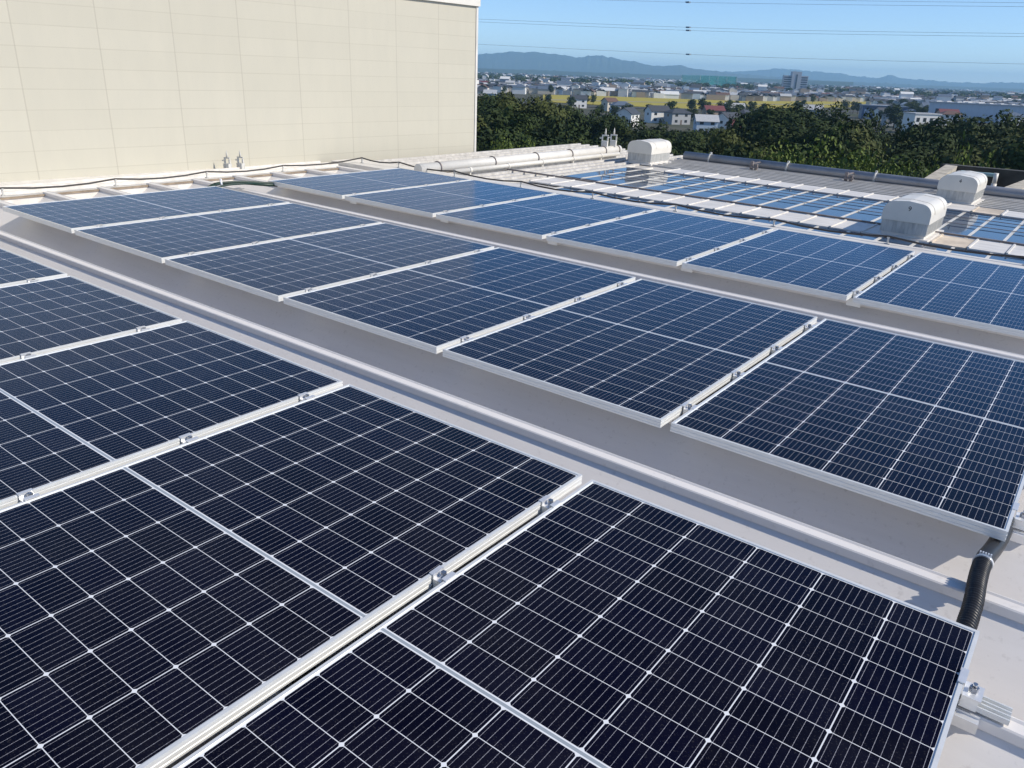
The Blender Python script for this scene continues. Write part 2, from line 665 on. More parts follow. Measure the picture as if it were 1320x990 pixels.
cp = clamp_proto()
first = True
ks = {1: (-1, -2, -3, -4), 2: (1, 2, 3, 4), 3: (6, 7, 8, 9)}
ofs = {1: 0.0, 2: -0.025, 3: -0.05}
wh = {0: 'front', 3: 'back'}
for r in (1, 2, 3):
    y0, x0 = ROWS[r]
    for i in range(5):
        for q, k in enumerate(ks[r]):
            if r == 1 and (k == -4 or (i > 2 and k < -1) or (i == 0 and k < -2) or i == 4):
                continue
            o = cp if first else copy_tree(cp)
            first = False
            o.location = (x0 - (i + 1) * (PW + GAP) + GAP / 2, R0 + P_ * k + ofs[r] + random.uniform(-.012, .012), 0)
            o.rotation_euler = (0, 0, random.uniform(-.03, .03))
            w = nth(q) if r > 1 else nth(q)
            side = 'back' if r == 1 else 'front'
            tag(o, f'{w} clamp from the {side} edge between panels {ORD[i]} and {ORD[i + 1]} from right, {rown[r]} row', 'clamp', 'silver clamps between the solar panels', roof=True)


def end_clamp(x, y, label):
    root = empty('end_clamp', (x, y, 0))
    mb = MB()
    mb.box(-.011, .004, -.028, .028, .0012, .0045)
    mb.box(.0015, .0050, -.028, .028, -.026, .0044)
    mb.box(.0052, .044, -.028, .028, -.0300, -.0262)
    mb.box(.0052, .040, -.028, -.0245, -.058, -.0302)
    mb.box(.0052, .040, .0245, .028, -.058, -.0302)
    mb.build('clip', CLIP, root)
    mb = MB()
    hexa(mb, .024, 0, -.026, -.013, .010)
    mb.tube([(.024, 0, -.013), (.024, 0, -.004)], .005, 10)
    mb.build('bolt', STEEL, root)
    mb = MB()
    mb.box(-.075, .105, -.020, .030, ZC + .007, ZC + .010)
    for yy in (-.020, -.004, .010, .026):
        mb.box(-.075, .105, yy, yy + .004, ZC + .010, ZC + .021)
    mb.build('channel', ALU, root)
    mb = MB()
    mb.box(-.055, .052, -.064, -.0275, ZC - .020, ZC - .003)
    mb.box(-.055, .052, -.064, -.060, ZC - .003, ZC + .008)
    mb.box(-.055, .052, -.0315, -.0275, ZC - .003, ZC + .003)
    mb.build('side_jaw', CLIP, root)
    mb = MB()
    hexa(mb, -.005, -.046, ZC - .003, ZC + .006, .010)
    mb.build('jaw_bolt', STEEL, root)
    tag(root, label, 'clamp', 'silver end clamps on the right edge of the panels', roof=True)


end_clamp(0.0, R0 - P_, 'silver end clamp on the right edge of the nearest panel, seen at lower right')
end_clamp(-0.0062, R0 + P_ - .02, 'silver end clamp on the right edge of the middle row, near the black conduit')
end_clamp(-0.0062, R0 + 2 * P_, 'silver end clamp on the right edge of the middle row, second from the front')
end_clamp(-0.0174, R0 + 6 * P_, 'silver end clamp on the right edge of the farthest row')

# ------------------------------------------------------------------ black conduit
MI = MT.transposed()


def atr(x, y, z):
    """roof-frame point of a picture position lying at roof height z"""
    d = MI @ ray(x, y)
    return CR + d * ((z - CR.z) / d.z)


cd = empty('conduit', (-0.03, 0.3, 0))
tag(cd, 'black conduit, half smooth and half corrugated, bridging the two nearest panel rows', 'conduit', roof=True)
pts = [V((-0.020, 0.72, -.062)), V((-0.024, 0.64, -.064)), V((-0.031, 0.565, -.062)), V((-0.040, 0.48, -.052)), V((-0.043, 0.40, -.043)), V((-0.040, 0.30, -.038)),
       V((-0.032, 0.18, -.040)), V((-0.030, 0.05, -.052)), V((-0.030, -0.06, -.066))]


def spline(P, nper):
    out = []
    for i in range(len(P) - 1):
        a, b, c_, d = P[max(i - 1, 0)], P[i], P[i + 1], P[min(i + 2, len(P) - 1)]
        for k in range(nper):
            s = k / nper
            out.append(0.5 * ((2 * b) + (c_ - a) * s + (2 * a - 5 * b + 4 * c_ - d) * s * s + (3 * b - a - 3 * c_ + d) * s ** 3))
    out.append(P[-1])
    return out


loc = cd.location
sp = [p - loc for p in spline(pts, 60)]
smooth = [p for p in sp if p.y + loc.y > 0.425]
corr = [p for p in sp if p.y + loc.y <= 0.432]
mb = MB()
mb.tube(smooth[::6] + [smooth[-1]], 0.0255, 24)
mb.build('smooth_sleeve', BLACK, cd)
rs, L = [], 0
for i, p in enumerate(corr):
    L += (p - corr[max(i - 1, 0)]).length
    rs.append(0.0222 + 0.0030 * math.sin(2 * math.pi * L / 0.0115))
mb = MB()
mb.tube(corr, rs, 24)
mb.build('corrugated_tube', BLACK, cd)
ip = min(range(len(sp)), key=lambda i: abs(sp[i].y + loc.y - 0.428))
bandp = sp[ip - 5:ip + 6]
mb = MB()
mb.tube(bandp, 0.0275, 24)
q = bandp[5]
for k in range(5):
    mb.box(q.x - .016 + k * .007, q.x - .012 + k * .007, q.y + .002, q.y + .010, q.z + .024, q.z + .033)
mb.build('clamp_band', CLIP, cd)

# ------------------------------------------------------------------ ventilators on the far roof
FONT = bpy.data.curves.new


def letter_mesh(txt, size, mat, parent, loc, rot):
    cu = bpy.data.curves.new('number', 'FONT')
    cu.body = txt
    cu.size = size
    cu.extrude = 0.0006
    cu.align_x = 'CENTER'
    cu.align_y = 'CENTER'
    ob = bpy.data.objects.new('tmp', cu)
    COL.objects.link(ob)
    dg = bpy.context.evaluated_depsgraph_get()
    me = bpy.data.meshes.new_from_object(ob.evaluated_get(dg))
    bpy.data.objects.remove(ob)
    me.materials.clear()
    me.materials.append(mat)
    o = bpy.data.objects.new('number', me)
    COL.objects.link(o)
    o.parent = parent
    o.location = loc
    o.rotation_euler = rot
    return o


def ventilator(x0, x1, y0, y1, num, label, sc=1.0):
    root = empty('roof_ventilator', ((x0 + x1) / 2, (y0 + y1) / 2, ZF))
    w, l = (x1 - x0) / 2, (y1 - y0) / 2
    hb, hm, ht = 0.050 * sc, 0.165 * sc, 0.350 * sc
    mb = MB()
    mb.box(-w - .03, w + .03, -l - .03, l + .03, 0, hb * .45)
    mb.box(-w + .012, w - .012, -l + .012, l - .012, hb * .45, hb)
    mb.build('base_curb', TRAYM, root)
    mb = MB()
    mb.box(-w, w, -l, l, hb, hm)
    nfin = 22
    for k in range(nfin):                                  # louvre fins
        yy = -l + (k + .5) * 2 * l / nfin
        mb.box(w, w + .004, yy - .006, yy + .006, hb + .01, hm - .002)
        mb.box(-w - .004, -w, yy - .006, yy + .006, hb + .01, hm - .002)
    for k in (-1, 1):
        mb.box(k * w * .33 - .004, k * w * .33 + .004, -l - .005, -l, hb + .008, hm - .002)
    mb.build('louvre_box', GALV, root)
    # hood: barrel with rounded shoulders, its axis front to back
    R = min(w * .50, ht - hm - .05)
    pr = [(-w - .008, hm - .004)]
    for k in range(9):
        a = math.pi - k / 8 * math.pi / 2
        pr.append((-w - .008 + R + R * math.cos(a), ht - R + R * math.sin(a) - .012))
    pr.append((0, ht))
    for k in range(9):
        a = math.pi / 2 - k / 8 * math.pi / 2
        pr.append((w + .008 - R + R * math.cos(a), ht - R + R * math.sin(a) - .012))
    pr.append((w + .008, hm - .004))
    mb = MB()
    yf, yb = -l - .016, l + .016
    for a, b in zip(pr, pr[1:]):
        mb.poly([(a[0], yf, a[1]), (b[0], yf, b[1]), (b[0], yb, b[1]), (a[0], yb, a[1])], 0, True)
    mb.poly([(p[0], yf, p[1]) for p in pr])
    mb.poly([(p[0], yb, p[1]) for p in pr][::-1])
    mb.poly([(pr[0][0], yf, pr[0][1]), (pr[0][0], yb, pr[0][1]), (pr[-1][0], yb, pr[-1][1]), (pr[-1][0], yf, pr[-1][1])])
    hood = mb.build('hood', WHITEPAINT, root, recalc=True)
    mb = MB()
    for yy in (-.30 * 2 * l, .30 * 2 * l):                    # standing seams over the hood
        q = [(p[0] * 1.008, yy, p[1] + .001) for p in pr[1:-1]]
        mb.tube(q, .0032, 6)
    mb.build('hood_seam', WHITEPAINT, hood)
    if num:
        letter_mesh(num, 0.062 * sc, BLACK, hood, (0.02, yf - .001, ht * .80), (rad(90), 0, 0))
    tag(root, label, 'ventilator', 'domed roof ventilators', roof=True)


ventilator(-1.715, -1.315, 6.06, 6.78, '9', 'white domed roof ventilator marked 9, the nearest and largest', 1.0)
ventilator(-1.80, -1.385, 9.10, 9.82, '4', 'white domed roof ventilator marked 4, in front of the concrete trough', 1.0)
ventilator(-6.18, -5.78, 9.10, 9.72, '', 'white domed roof ventilator at the far corner, in front of the dark trees', 1.0)

# ------------------------------------------------------------------ lightning cable on posts
posts = [(-7.95, 0.0), (-7.95, 0.95), (-7.95, 1.98), (-7.95, 2.99), (-7.94, 3.99), (-7.90, 5.20), (-7.33, 5.30), (-6.375, 5.28), (-5.38, 5.28), (-4.44, 5.30), (-3.487, 5.34),
         (-2.488, 5.36), (-1.491, 5.40), (-0.45, 5.42)]
cb = empty('cable', (-7.95, 0, -0.09))
tag(cb, 'dark cable carried on small posts along the wall foot and far panel row', 'cable', roof=True)
H0 = V(cb.location)
pth = []
for i, (x, y) in enumerate(posts):
    zb = -0.050 if y > 5.0 else -0.075
    mb = MB()
    hh = 0.062
    mb.box(x - .022, x + .022, y - .016, y + .016, zb - .002, zb + .006)
    mb.box(x - .006, x + .006, y - .006, y + .006, zb + .006, zb + hh)
    mb.box(x - .011, x + .011, y - .009, y + .009, zb + hh - .012, zb + hh)
    for j in range(len(mb.v)):
        mb.v[j] = tuple(V(mb.v[j]) - H0)
    mb.build('post', GALV, cb)
    pth.append(V((x, y, zb + hh + .004)) - H0)
full = [pth[0] + V((0, -4, 0))]
for a, b in zip([full[0]] + pth, pth):
    if (b - a).length < 1e-6:
        continue
    for s in (0.25, .5, .75, 1.0):
        p = a.lerp(b, s)
        p.z -= 0.030 * (1 - (2 * s - 1) ** 2)
        full.append(p)
full += [pth[-1] + V((.25, .02, -.03)), pth[-1] + V((.32, .02, -.055))]
mb = MB()
mb.tube(full, 0.0085, 8)
mb.build('cable_run', CABLE, cb)

# ------------------------------------------------------------------ pipes
mb = MB()
pw = empty('pipe', (-6.9, 5.2, -.02))
tag(pw, 'thick cream pipe held by dark hoops, running away to the far roof corner', 'pipe', 'cream pipes beside the wall corner', roof=True)
mb.tube([(0, 0, 0), (0, 4.86, 0)], .068, 20)
mb.build('tube', WHITEPIPE, pw)
for y in (0.35, 1.45, 2.45, 3.35, 4.35, 4.78):
    mb = MB()
    a = [(0.074 * math.cos(q), y, 0.074 * math.sin(q)) for q in [k / 14 * math.pi * 1.5 - .6 for k in range(15)]]
    mb.tube(a, .009, 6)
    mb.box(-.16, -.07, y - .01, y + .01, .02, .035)
    mb.box(-.012, .012, y - .012, y + .012, -.10, -.06)
    mb.build('hoop', RAILM, pw)
pw = empty('pipe', (-6.66, 5.6, -.045))
tag(pw, 'thin white pipe lying beside the thick cream pipe', 'pipe', 'cream pipes beside the wall corner', roof=True)
mb = MB()
mb.tube([(0, 0, 0), (0, 4.05, 0)], .030, 16)
mb.build('tube', WHITEPAINT, pw)
for y in (.3, 1.1, 1.9, 2.7, 3.5):
    mb = MB()
    mb.tube([(0, y - .02, 0), (0, y + .02, 0)], .036, 16)
    mb.box(-.014, .014, y - .01, y + .01, -.06, -.03)
    mb.build('coupling', WHITEPAINT, pw)
pb = empty('pipe', (-5.85, 10.42, -.035))
tag(pb, 'long grey pipe along the far roof edge, in front of the trees', 'pipe', roof=True)
mb = MB()
mb.tube([(0, 0, 0), (9.3, 0, 0)], .072, 24)
mb.build('tube', BLUEPIPE, pb)
for x in (0.45, 1.72, 3.0, 4.3, 5.6, 6.9, 8.2):
    mb = MB()
    mb.tube([(x - .014, 0, 0), (x + .014, 0, 0)], .080, 24)
    mb.box(x - .014, x + .014, -.02, .02, .075, .10)
    mb.build('joint_band', GALV, pb)
for x in (1.3, 2.7, 3.92, 5.15, 6.6, 8.0):
    mb = MB()
    mb.box(x - .02, x + .02, -.40, -.36, -.075, .075)
    mb.box(x - .012, x + .012, -.36, -.06, .035, .05)
    mb.box(x + .05, x + .09, -.40, -.36, -.06, .04)
    mb.box(x - .02, x + .11, -.42, -.40, -.02, .0)
    mb.build('bracket', RAILM, pb)

# ------------------------------------------------------------------ spiked anchor fittings
def anchor(x, y, z, rz, label, s=1.0, m=GALV):
    root = empty('anchor_post', (x, y, z), rz)
    mb = MB()
    mb.box(-.05, .05, -.04, .04, 0, .10)
    mb.box(-.035, .035, -.041, -.0405, .02, .08)
    mb.build('base_box', m, root)
    mb = MB()
    mb.box(-.055, -.035, -.012, .012, .10, .175)
    mb.box(.035, .055, -.012, .012, .10, .165)
    mb.box(-.0549, .0549, -.0115, .0115, .175, .195)
    mb.box(-.09, -.055, -.010, .010, .13, .15)
    mb.build('yoke', m, root)
    mb = MB()
    mb.tube([(0, 0, .195), (0, 0, .25), (0, 0, .30)], [.016, .012, .002], 8)
    mb.build('spike', m, root)
    root.scale = (s, s, s)
    tag(root, label, 'anchor', 'spiked metal anchor fittings', roof=True)


anchor(-8.50, 3.62, -.097, .3, 'left one of two small spiked metal fittings at the wall foot', .75)
anchor(-8.47, 3.78, -.097, .3, 'right one of two small spiked metal fittings at the wall foot', .75)
anchor(-6.92, 9.62, 0.035, .3, 'left one of two spiked metal fittings over the cream pipe end', 1.0, WHITEPIPE)
anchor(-6.90, 9.86, 0.035, .3, 'right one of two spiked metal fittings over the cream pipe end', 1.0, WHITEPIPE)

# ------------------------------------------------------------------ green cables between the far ends of two rows
gc = empty('cable_bundle', (-7.0, 2.6, -.03))
tag(gc, 'dark green cables bridging the far ends of the middle and farthest rows', 'cable', roof=True)
for k, (dx_, r_, z0) in enumerate(((0, .012, -.02), (.05, .010, -.03), (-.05, .016, -.035))):
    q = [V((-7.02 + dx_, 2.42, z0)), V((-7.06 + dx_ * 1.5, 2.58, z0 + .03)), V((-7.03 + dx_, 2.80, z0 + .028)), V((-6.98 - dx_ * .5, 3.0, z0 + .01)), V((-6.93, 3.14, z0 - .004))]
    mb = MB()
    mb.tube([p - gc.location for p in spline(q, 8)], r_, 8)
    mb.build('cable_run', GREENCABLE, gc)
mb = MB()
mb.tube([V((-7.05, 2.58, -.07)) - gc.location, V((-7.05, 2.57, .055)) - gc.location], .012, 8)
mb.box(-.085, -.015, -.05, -.02, -.04, -.015)
mb.build('clip', CLIP, gc)

# ------------------------------------------------------------------ everything on the roof takes the roof's fall
bpy.context.view_layer.update()
for o in ROOF:
    o.matrix_world = M4 @ o.matrix_world

# ------------------------------------------------------------------ tall building with cream siding
b0 = MT @ V((-8.95 + .075 * -7.0, -7.0, -.1))
b1 = MT @ V((-8.95 + .075 * 8.02, 8.02, -.1))
dw = V((b1.x - b0.x, b1.y - b0.y, 0))
LW = dw.length
dw.normalize()
nw = V((dw.y, -dw.x, 0))                                   # faces the panels
if nw.dot(V((1, 0, 0))) < 0:
    nw = -nw
d8 = ray(609, 8)
tz = (V((b1.x, b1.y, 0)) - V((CW.x, CW.y, 0))).length / V((d8.x, d8.y, 0)).length
ztop = CW.z + d8.z * tz
tb = empty('warehouse', (b1.x, b1.y, G))
tb.rotation_euler = (0, 0, math.atan2(-dw.y, -dw.x))        # local +X runs from the corner along the wall
tag(tb, 'tall cream building clad in horizontal siding boards', 'building')
sgn = 1 if (Matrix.Rotation(tb.rotation_euler.z, 3, 'Z') @ V((0, 1, 0))).dot(nw) > 0 else -1
mb = MB()
D = 14.0
mb.box(0, LW + 12, min(0, -sgn * D), max(0, -sgn * D), 0, ztop - G)
mb.build('wall', SIDING, tb)
mb = MB()
c0 = -.03
mb.box(c0, LW + 12.03, min(sgn * .035, -sgn * (D + .03)), max(sgn * .035, -sgn * (D + .03)), ztop - G, ztop - G + .22)
mb.build('coping', WHITEPAINT, tb)
mb = MB()
ya_, yb_ = sorted((sgn * .0, sgn * .012))
mb.box(-.012, .028, ya_ - .001, yb_, 0, ztop - G - .002)
mb.build('corner_trim', TRAYM, tb)

# ------------------------------------------------------------------ concrete trough beyond the roof edge
ct = empty('concrete_trough')
tag(ct, 'stained concrete trough of three slanting walls, behind ventilator 4', 'wall')
zb = CW.z - 4.2


def slab(name, a, b, za, zb_, th, mat, zlow):
    a, b = V(a), V(b)
    d = (b - a)
    d.z = 0
    nn = V((d.y, -d.x, 0)).normalized() * th
    P = [(a.x, a.y, zlow), (b.x, b.y, zlow), (b.x, b.y, zb_), (a.x, a.y, za)]
    Q = [(p[0] + nn.x, p[1] + nn.y, p[2]) for p in P]
    mb = MB()
    mb.poly(P[::-1])
    mb.poly(Q)
    for i in range(4):
        j = (i + 1) % 4
        mb.poly([P[i], P[j], Q[j], Q[i]])
    return mb.build(name, mat, ct)


def pd(x, y, d):
    q = ray(x, y)
    return CW + q * (d / math.hypot(q.x, q.y))


a_ = pd(1186, 233, 17.0)
b_ = pd(1221, 211, 21.5)
c_ = pd(1345, 222, 20.5)
d_ = pd(1282, 246, 15.5)
e_ = pd(1335, 226, 19.0)
slab('side_wall', a_, b_, a_.z, b_.z, .25, CONC, a_.z - 2)
slab('back_wall', b_, c_, b_.z, c_.z, .25, SHADECONC, b_.z - 2.5)
slab('side_wall', d_, e_, d_.z, e_.z, .25, CONC, d_.z - 2)
mb = MB()
fl = [(p.x, p.y, a_.z - 1.2) for p in (a_, b_, c_, e_, d_)]
mb.poly(fl)
mb.poly([(p[0], p[1], p[2] - .2) for p in fl][::-1])
mb.build('trough_floor', SHADECONC, ct, recalc=False)
bpy.context.view_layer.update()
tp = empty('pipe_stand')
tag(tp, 'pale teal pipe frame standing in the concrete trough', 'pipe')
q0, q1, q2 = pd(1242, 222.5, 19.2), pd(1284, 226, 18.4), pd(1281, 238, 18.4)
mb = MB()
mb.tube([q0, q1], .038, 12)
mb.build('top_pipe', TEAL, tp)
mb = MB()
mb.tube([q1 + V((0, 0, .04)), q2], .042, 12)
mb.tube([q2 + V((0, 0, .02)), q2 - V((0, 0, 1.0))], .05, 12)
mb.build('end_pipe', WHITEPIPE, tp)
mb = MB()
mb.tube([q0 + V((0, 0, .04)), q0 - V((0, 0, 1.2))], .05, 12)
mb.build('leg', TEAL, tp)

# ------------------------------------------------------------------ the plain
t = NT('plain_ground')
tc = t.n('ShaderNodeTexCoord')
n1 = t.noise(0.004, 5, 0.6, vec=tc.outputs['Object'])
n2 = t.noise(0.03, 4, 0.7, vec=tc.outputs['Object'])
c1 = t.ramp(n1, [(0.38, (0.055, 0.065, 0.035)), (0.5, (0.10, 0.095, 0.075)), (0.62, (0.06, 0.08, 0.03))])
c2 = t.ramp(n2, [(0.4, (0.05, 0.06, 0.035)), (0.6, (0.13, 0.125, 0.11))])
t.set('Base Color', t.mix(0.5, c1, c2))
t.set('Roughness', 0.95)
t.set('Specular IOR Level', 0.1)
GROUND = t.m
mb = MB()
RG = 16000.0
ring = [(CW.x + RG * math.cos(2 * math.pi * k / 64), CW.y + RG * math.sin(2 * math.pi * k / 64), G) for k in range(64)]
mb.poly(ring)
tag(mb.build('ground', GROUND), 'flat plain of fields, gardens and streets stretching to the hills', kind='structure')


def gp(x, y, dz=0.0):
    p = at_z(x, y, G)
    return V((p.x, p.y, G + dz))


t = NT('ripe_rice')
nz = t.noise(0.05, 5, 0.7, stretch=(1, 5, 1))
t.set('Base Color', t.ramp(nz, [(0.3, (0.28, 0.23, 0.045)), (0.5, (0.38, 0.32, 0.06)), (0.72, (0.27, 0.28, 0.07))]))
t.set('Roughness', 0.9)
t.set('Specular IOR Level', 0.1)
RICE = t.m
PATH = simple('pale_track', (0.30, 0.28, 0.24), 0.9, 0, 0.2, 0.1)
fpoly = [(700, 122.3), (780, 124.2), (870, 127.5), (960, 130.5), (1123, 131.2), (1123, 138), (1040, 139.5), (960, 141), (900, 141), (780, 136), (700, 131.5)]
mb = MB()
mb.poly([gp(x, y, 0.25) for x, y in fpoly][::-1])
tag(mb.build('rice_field', RICE), 'ripe yellow rice field across the middle of the plain', kind='structure')
mb = MB()
mb.poly([gp(x, y, 0.4) for x, y in ((700, 128.6), (960, 134.6), (1123, 134.9), (1123, 135.4), (960, 135.2), (700, 129.3))][::-1])
tag(mb.build('farm_track', PATH), 'pale farm track through the rice field', kind='structure')
ROADM = simple('asphalt', (0.06, 0.06, 0.062), 0.9, 0, 0.2, 0.2)
mb = MB()
mb.poly([gp(x, y, 0.3) for x, y in ((600, 131.5), (780, 138), (960, 142.3), (1180, 144), (1180, 145.2), (960, 143.6), (780, 139.3), (600, 132.8))][::-1])
tag(mb.build('road', ROADM), 'grey road along the near edge of the rice field', kind='structure')


def in_field(x, y):
    r_ = False
    n_ = len(fpoly)
    for i in range(n_):
        (x1, y1), (x2, y2) = fpoly[i], fpoly[(i + 1) % n_]
        if (y1 > y) != (y2 > y) and x < (x2 - x1) * (y - y1) / (y2 - y1) + x1:
            r_ = not r_
    return r_


# ------------------------------------------------------------------ mountains
t = NT('mountain_forest')
nz = t.noise(0.002, 5, 0.6)
t.set('Base Color', t.ramp(nz, [(0.3, (0.035, 0.05, 0.03)), (0.7, (0.06, 0.075, 0.045))]))
t.set('Roughness', 1.0)
t.set('Specular IOR Level', 0.0)
MOUNT = t.m


def mountain(name, prof, dist, depth, label, seed):
    rnd = random.Random(seed)
    mb = MB()
    NX, NY = 240, 7
    x0, x1 = prof[0][0], prof[-1][0]
    P = []
    for i in range(NX + 1):
        x = x0 + (x1 - x0) * i / NX
        for (xa, ya), (xb, yb) in zip(prof, prof[1:]):
            if xa <= x <= xb:
                s = (x - xa) / (xb - xa)
                s = s * s * (3 - 2 * s)
                yt = ya + (yb - ya) * s
                break
        yt += .55 * math.sin(x * .31 + seed) * math.sin(x * .117 + 2 * seed) + .45 * math.sin(x * .83 + seed * 3) * math.sin(x * .23) + rnd.uniform(-.3, .3)
        col = []
        q = ray(x, hor(x))
        q = V((q.x, q.y, 0)).normalized()
        hgt = max(12.0, elev(x, yt, dist) - CW.z)
        for j in range(NY + 1):
            s = j / NY
            dd = dist - depth + depth * s
            h = hgt * (s ** 1.15) * (1 - 0.25 * rnd.random() * (1 - s))
            if j == NY:
                h = hgt
            col.append((CW.x + q.x * dd, CW.y + q.y * dd, CW.z - 16 + (h + 16) * (1 if j else 0.05)))
        col.append((CW.x + q.x * (dist + depth), CW.y + q.y * (dist + depth), G - 2))
        P.append(col)
    for a, b in zip(P, P[1:]):
        for j in range(NY + 1):
            mb.poly([a[j], b[j], b[j + 1], a[j + 1]], 0, True)
    o = mb.build(name, MOUNT)
    tag(o, label, kind='structure')


mountain('mountains', [(430, 82), (520, 74), (570, 76), (610, 71.5), (625, 69), (645, 68), (662, 66), (675, 67.5), (690, 67), (712, 69.5), (728, 71), (745, 74.5), (757, 72), (768, 71), (785, 74),
                       (812, 79), (845, 85), (872, 84), (895, 88.5), (915, 91), (950, 95), (1000, 99), (1100, 106), (1320, 117)], 11000, 1600, 'long blue mountain ridge falling to the right', 3)
mountain('mountains', [(860, 101), (915, 92), (950, 92), (985, 90), (1000, 88), (1015, 89.5), (1030, 90), (1048, 92), (1075, 94), (1102, 98), (1130, 100.5), (1138, 98), (1147, 96.8), (1156, 100), (1180, 102.5),
                       (1200, 103), (1212, 105), (1230, 106), (1262, 107), (1290, 106), (1330, 107), (1420, 108), (1500, 112)], 14500, 1300, 'pale blue far mountains with a small flat-topped peak', 5)
mountain('foothills', [(430, 84), (520, 86), (600, 88), (650, 89.5), (690, 90), (740, 93), (770, 94.5), (800, 94), (830, 96), (870, 97.5), (910, 100), (960, 102.5), (1100, 108.5)], 6800, 700, 'low dark foothills under the left mountain ridge', 9)

# ------------------------------------------------------------------ trees
t = NT('leaf_dark')
oi = t.n('ShaderNodeObjectInfo')
ge = t.n('ShaderNodeNewGeometry')
nz = t.noise(0.45, 2, 0.5)
c1 = t.mix(oi.outputs['Random'], (0.008, 0.020, 0.006), (0.030, 0.050, 0.011))
c2 = t.mix(t.ramp(nz, [(0.35, 0.0), (0.65, 1.0)]), c1, (0.042, 0.062, 0.014))
t.set('Base Color', c2)
t.set('Roughness', 0.75)
t.set('Specular IOR Level', 0.2)
LEAFD = t.m
t = NT('leaf_light')
nz = t.noise(0.5, 2, 0.5)
t.set('Base Color', t.ramp(nz, [(0.35, (0.075, 0.115, 0.02)), (0.65, (0.14, 0.175, 0.034))]))
t.set('Roughness', 0.7)
t.set('Specular IOR Level', 0.2)
LEAFL = t.m
t = NT('leaf_olive')
nz = t.noise(0.5, 2, 0.5)
t.set('Base Color', t.ramp(nz, [(0.35, (0.04, 0.055, 0.014)), (0.65, (0.085, 0.095, 0.024))]))
t.set('Roughness', 0.75)
t.set('Specular IOR Level', 0.2)
LEAFO = t.m
BARK = simple('bark', (0.09, 0.07, 0.05), 0.9, 0, 0.3, 6)


def crown_mesh(seed, shape, nleaf, size, mat):
    """leaf quads scattered over several uneven lobes; unit height 1 from z=0.18 to 1"""
    rnd = random.Random(seed)
    mb = MB()
    lobes = []
    if shape == 'cone':
        for k in range(15):
            z = 0.16 + 0.80 * (k / 14)
            rr_ = (0.30 * (1 - k / 15) + 0.05)
            a = rnd.uniform(0, 6.28)
            lobes.append((V((rr_ * .45 * math.cos(a), rr_ * .45 * math.sin(a), z)), rr_ * rnd.uniform(.6, .95), 0.085))
    elif shape == 'bush':
        for k in range(9):
            a = rnd.uniform(0, 6.28)
            q = rnd.uniform(0, .34)
            lobes.append((V((q * math.cos(a), q * math.sin(a), rnd.uniform(.25, .72))), rnd.uniform(.16, .28), rnd.uniform(.14, .26)))
    else:
        for k in range(14):
            a = rnd.uniform(0, 6.28)
            q = rnd.uniform(0.05, .33)
            z = rnd.uniform(.30, .86)
            q *= 1.15 - abs(z - .5) * .9
            lobes.append((V((q * math.cos(a), q * math.sin(a), z)), rnd.uniform(.11, .21), rnd.uniform(.09, .17)))
        lobes.append((V((0, 0, .55)), .2, .3))
    wts = [l[1] ** 2 for l in lobes]
    for _ in range(nleaf):
        c_, rx, rz = rnd.choices(lobes, wts)[0]
        d = V((rnd.gauss(0, 1), rnd.gauss(0, 1), rnd.gauss(0, 1) + .15)).normalized()
        rr_ = rnd.uniform(.55, 1.0) ** .5 * (1 + .16 * math.sin(5 * d.x + 3 * d.z + seed) + rnd.gauss(0, .07))
        p = c_ + V((d.x * rx * rr_, d.y * rx * rr_, d.z * rz * rr_))
        nn = (d + V((rnd.gauss(0, .34), rnd.gauss(0, .34), rnd.gauss(0, .34)))).normalized()
        a = nn.orthogonal().normalized()
        b = nn.cross(a)
        s = size * rnd.uniform(.6, 1.4)
        th = rnd.uniform(0, 6.28)
        a, b = a * math.cos(th) + b * math.sin(th), b * math.cos(th) - a * math.sin(th)
        mb.poly([p - a * s, p - b * s * .55 + a * s * .1, p + a * s, p + b * s * .55], 0, False)
    return mb.mesh('crown', mat)


def trunk_mesh(seed):
    rnd = random.Random(seed)
    mb = MB()
    mb.tube([(0, 0, -.02), (.008, 0, .2), (-.005, .01, .45), (0, 0, .75)], [.028, .020, .013, .004], 7)
    for k in range(6):
        a = rnd.uniform(0, 6.28)
        z = rnd.uniform(.2, .55)
        e = V((math.cos(a) * .2, math.sin(a) * .2, z + .18))
        mb.tube([(0, 0, z), V((0, 0, z)).lerp(e, .5) + V((0, 0, .02)), e], [.010, .006, .002], 5)
    return mb.mesh('trunk', BARK)


TM = [trunk_mesh(s) for s in range(2)]
CM = {
    'broad': [crown_mesh(10 + s, 'broad', 11000, .0185, LEAFD) for s in range(4)],
    'olive': [crown_mesh(30 + s, 'broad', 10000, .0185, LEAFO) for s in range(2)],
    'cone': [crown_mesh(40 + s, 'cone', 7000, .018, LEAFD) for s in range(2)],
    'bush': [crown_mesh(50 + s, 'bush', 13000, .0110, LEAFL) for s in range(2)],
    'small': [crown_mesh(60 + s, 'broad', 1400, .04, LEAFD) for s in range(3)],
    'smallolive': [crown_mesh(70 + s, 'broad', 1400, .04, LEAFO) for s in range(2)],
}
TREES = []


def tree(kind, x, d, h, wide=1.0, name='tree', px=None):
    p = at_d(x, d) if px is None else px
    r_ = empty(name, p, random.uniform(0, 6.28))
    tr = bpy.data.objects.new('trunk', random.choice(TM))
    cr = bpy.data.objects.new('crown', random.choice(CM[kind]))
    for q in (tr, cr):
        COL.objects.link(q)
        q.parent = r_
    w = h * wide
    r_.scale = (w * random.uniform(.9, 1.1), w * random.uniform(.9, 1.1), h)
    TREES.append((r_, kind, x))
    return r_


def interp(tab, x):
    for (a, b), (c_, d) in zip(tab, tab[1:]):
        if a <= x <= c_:
            return b + (d - b) * (x - a) / (c_ - a)
    return tab[0][1] if x < tab[0][0] else tab[-1][1]


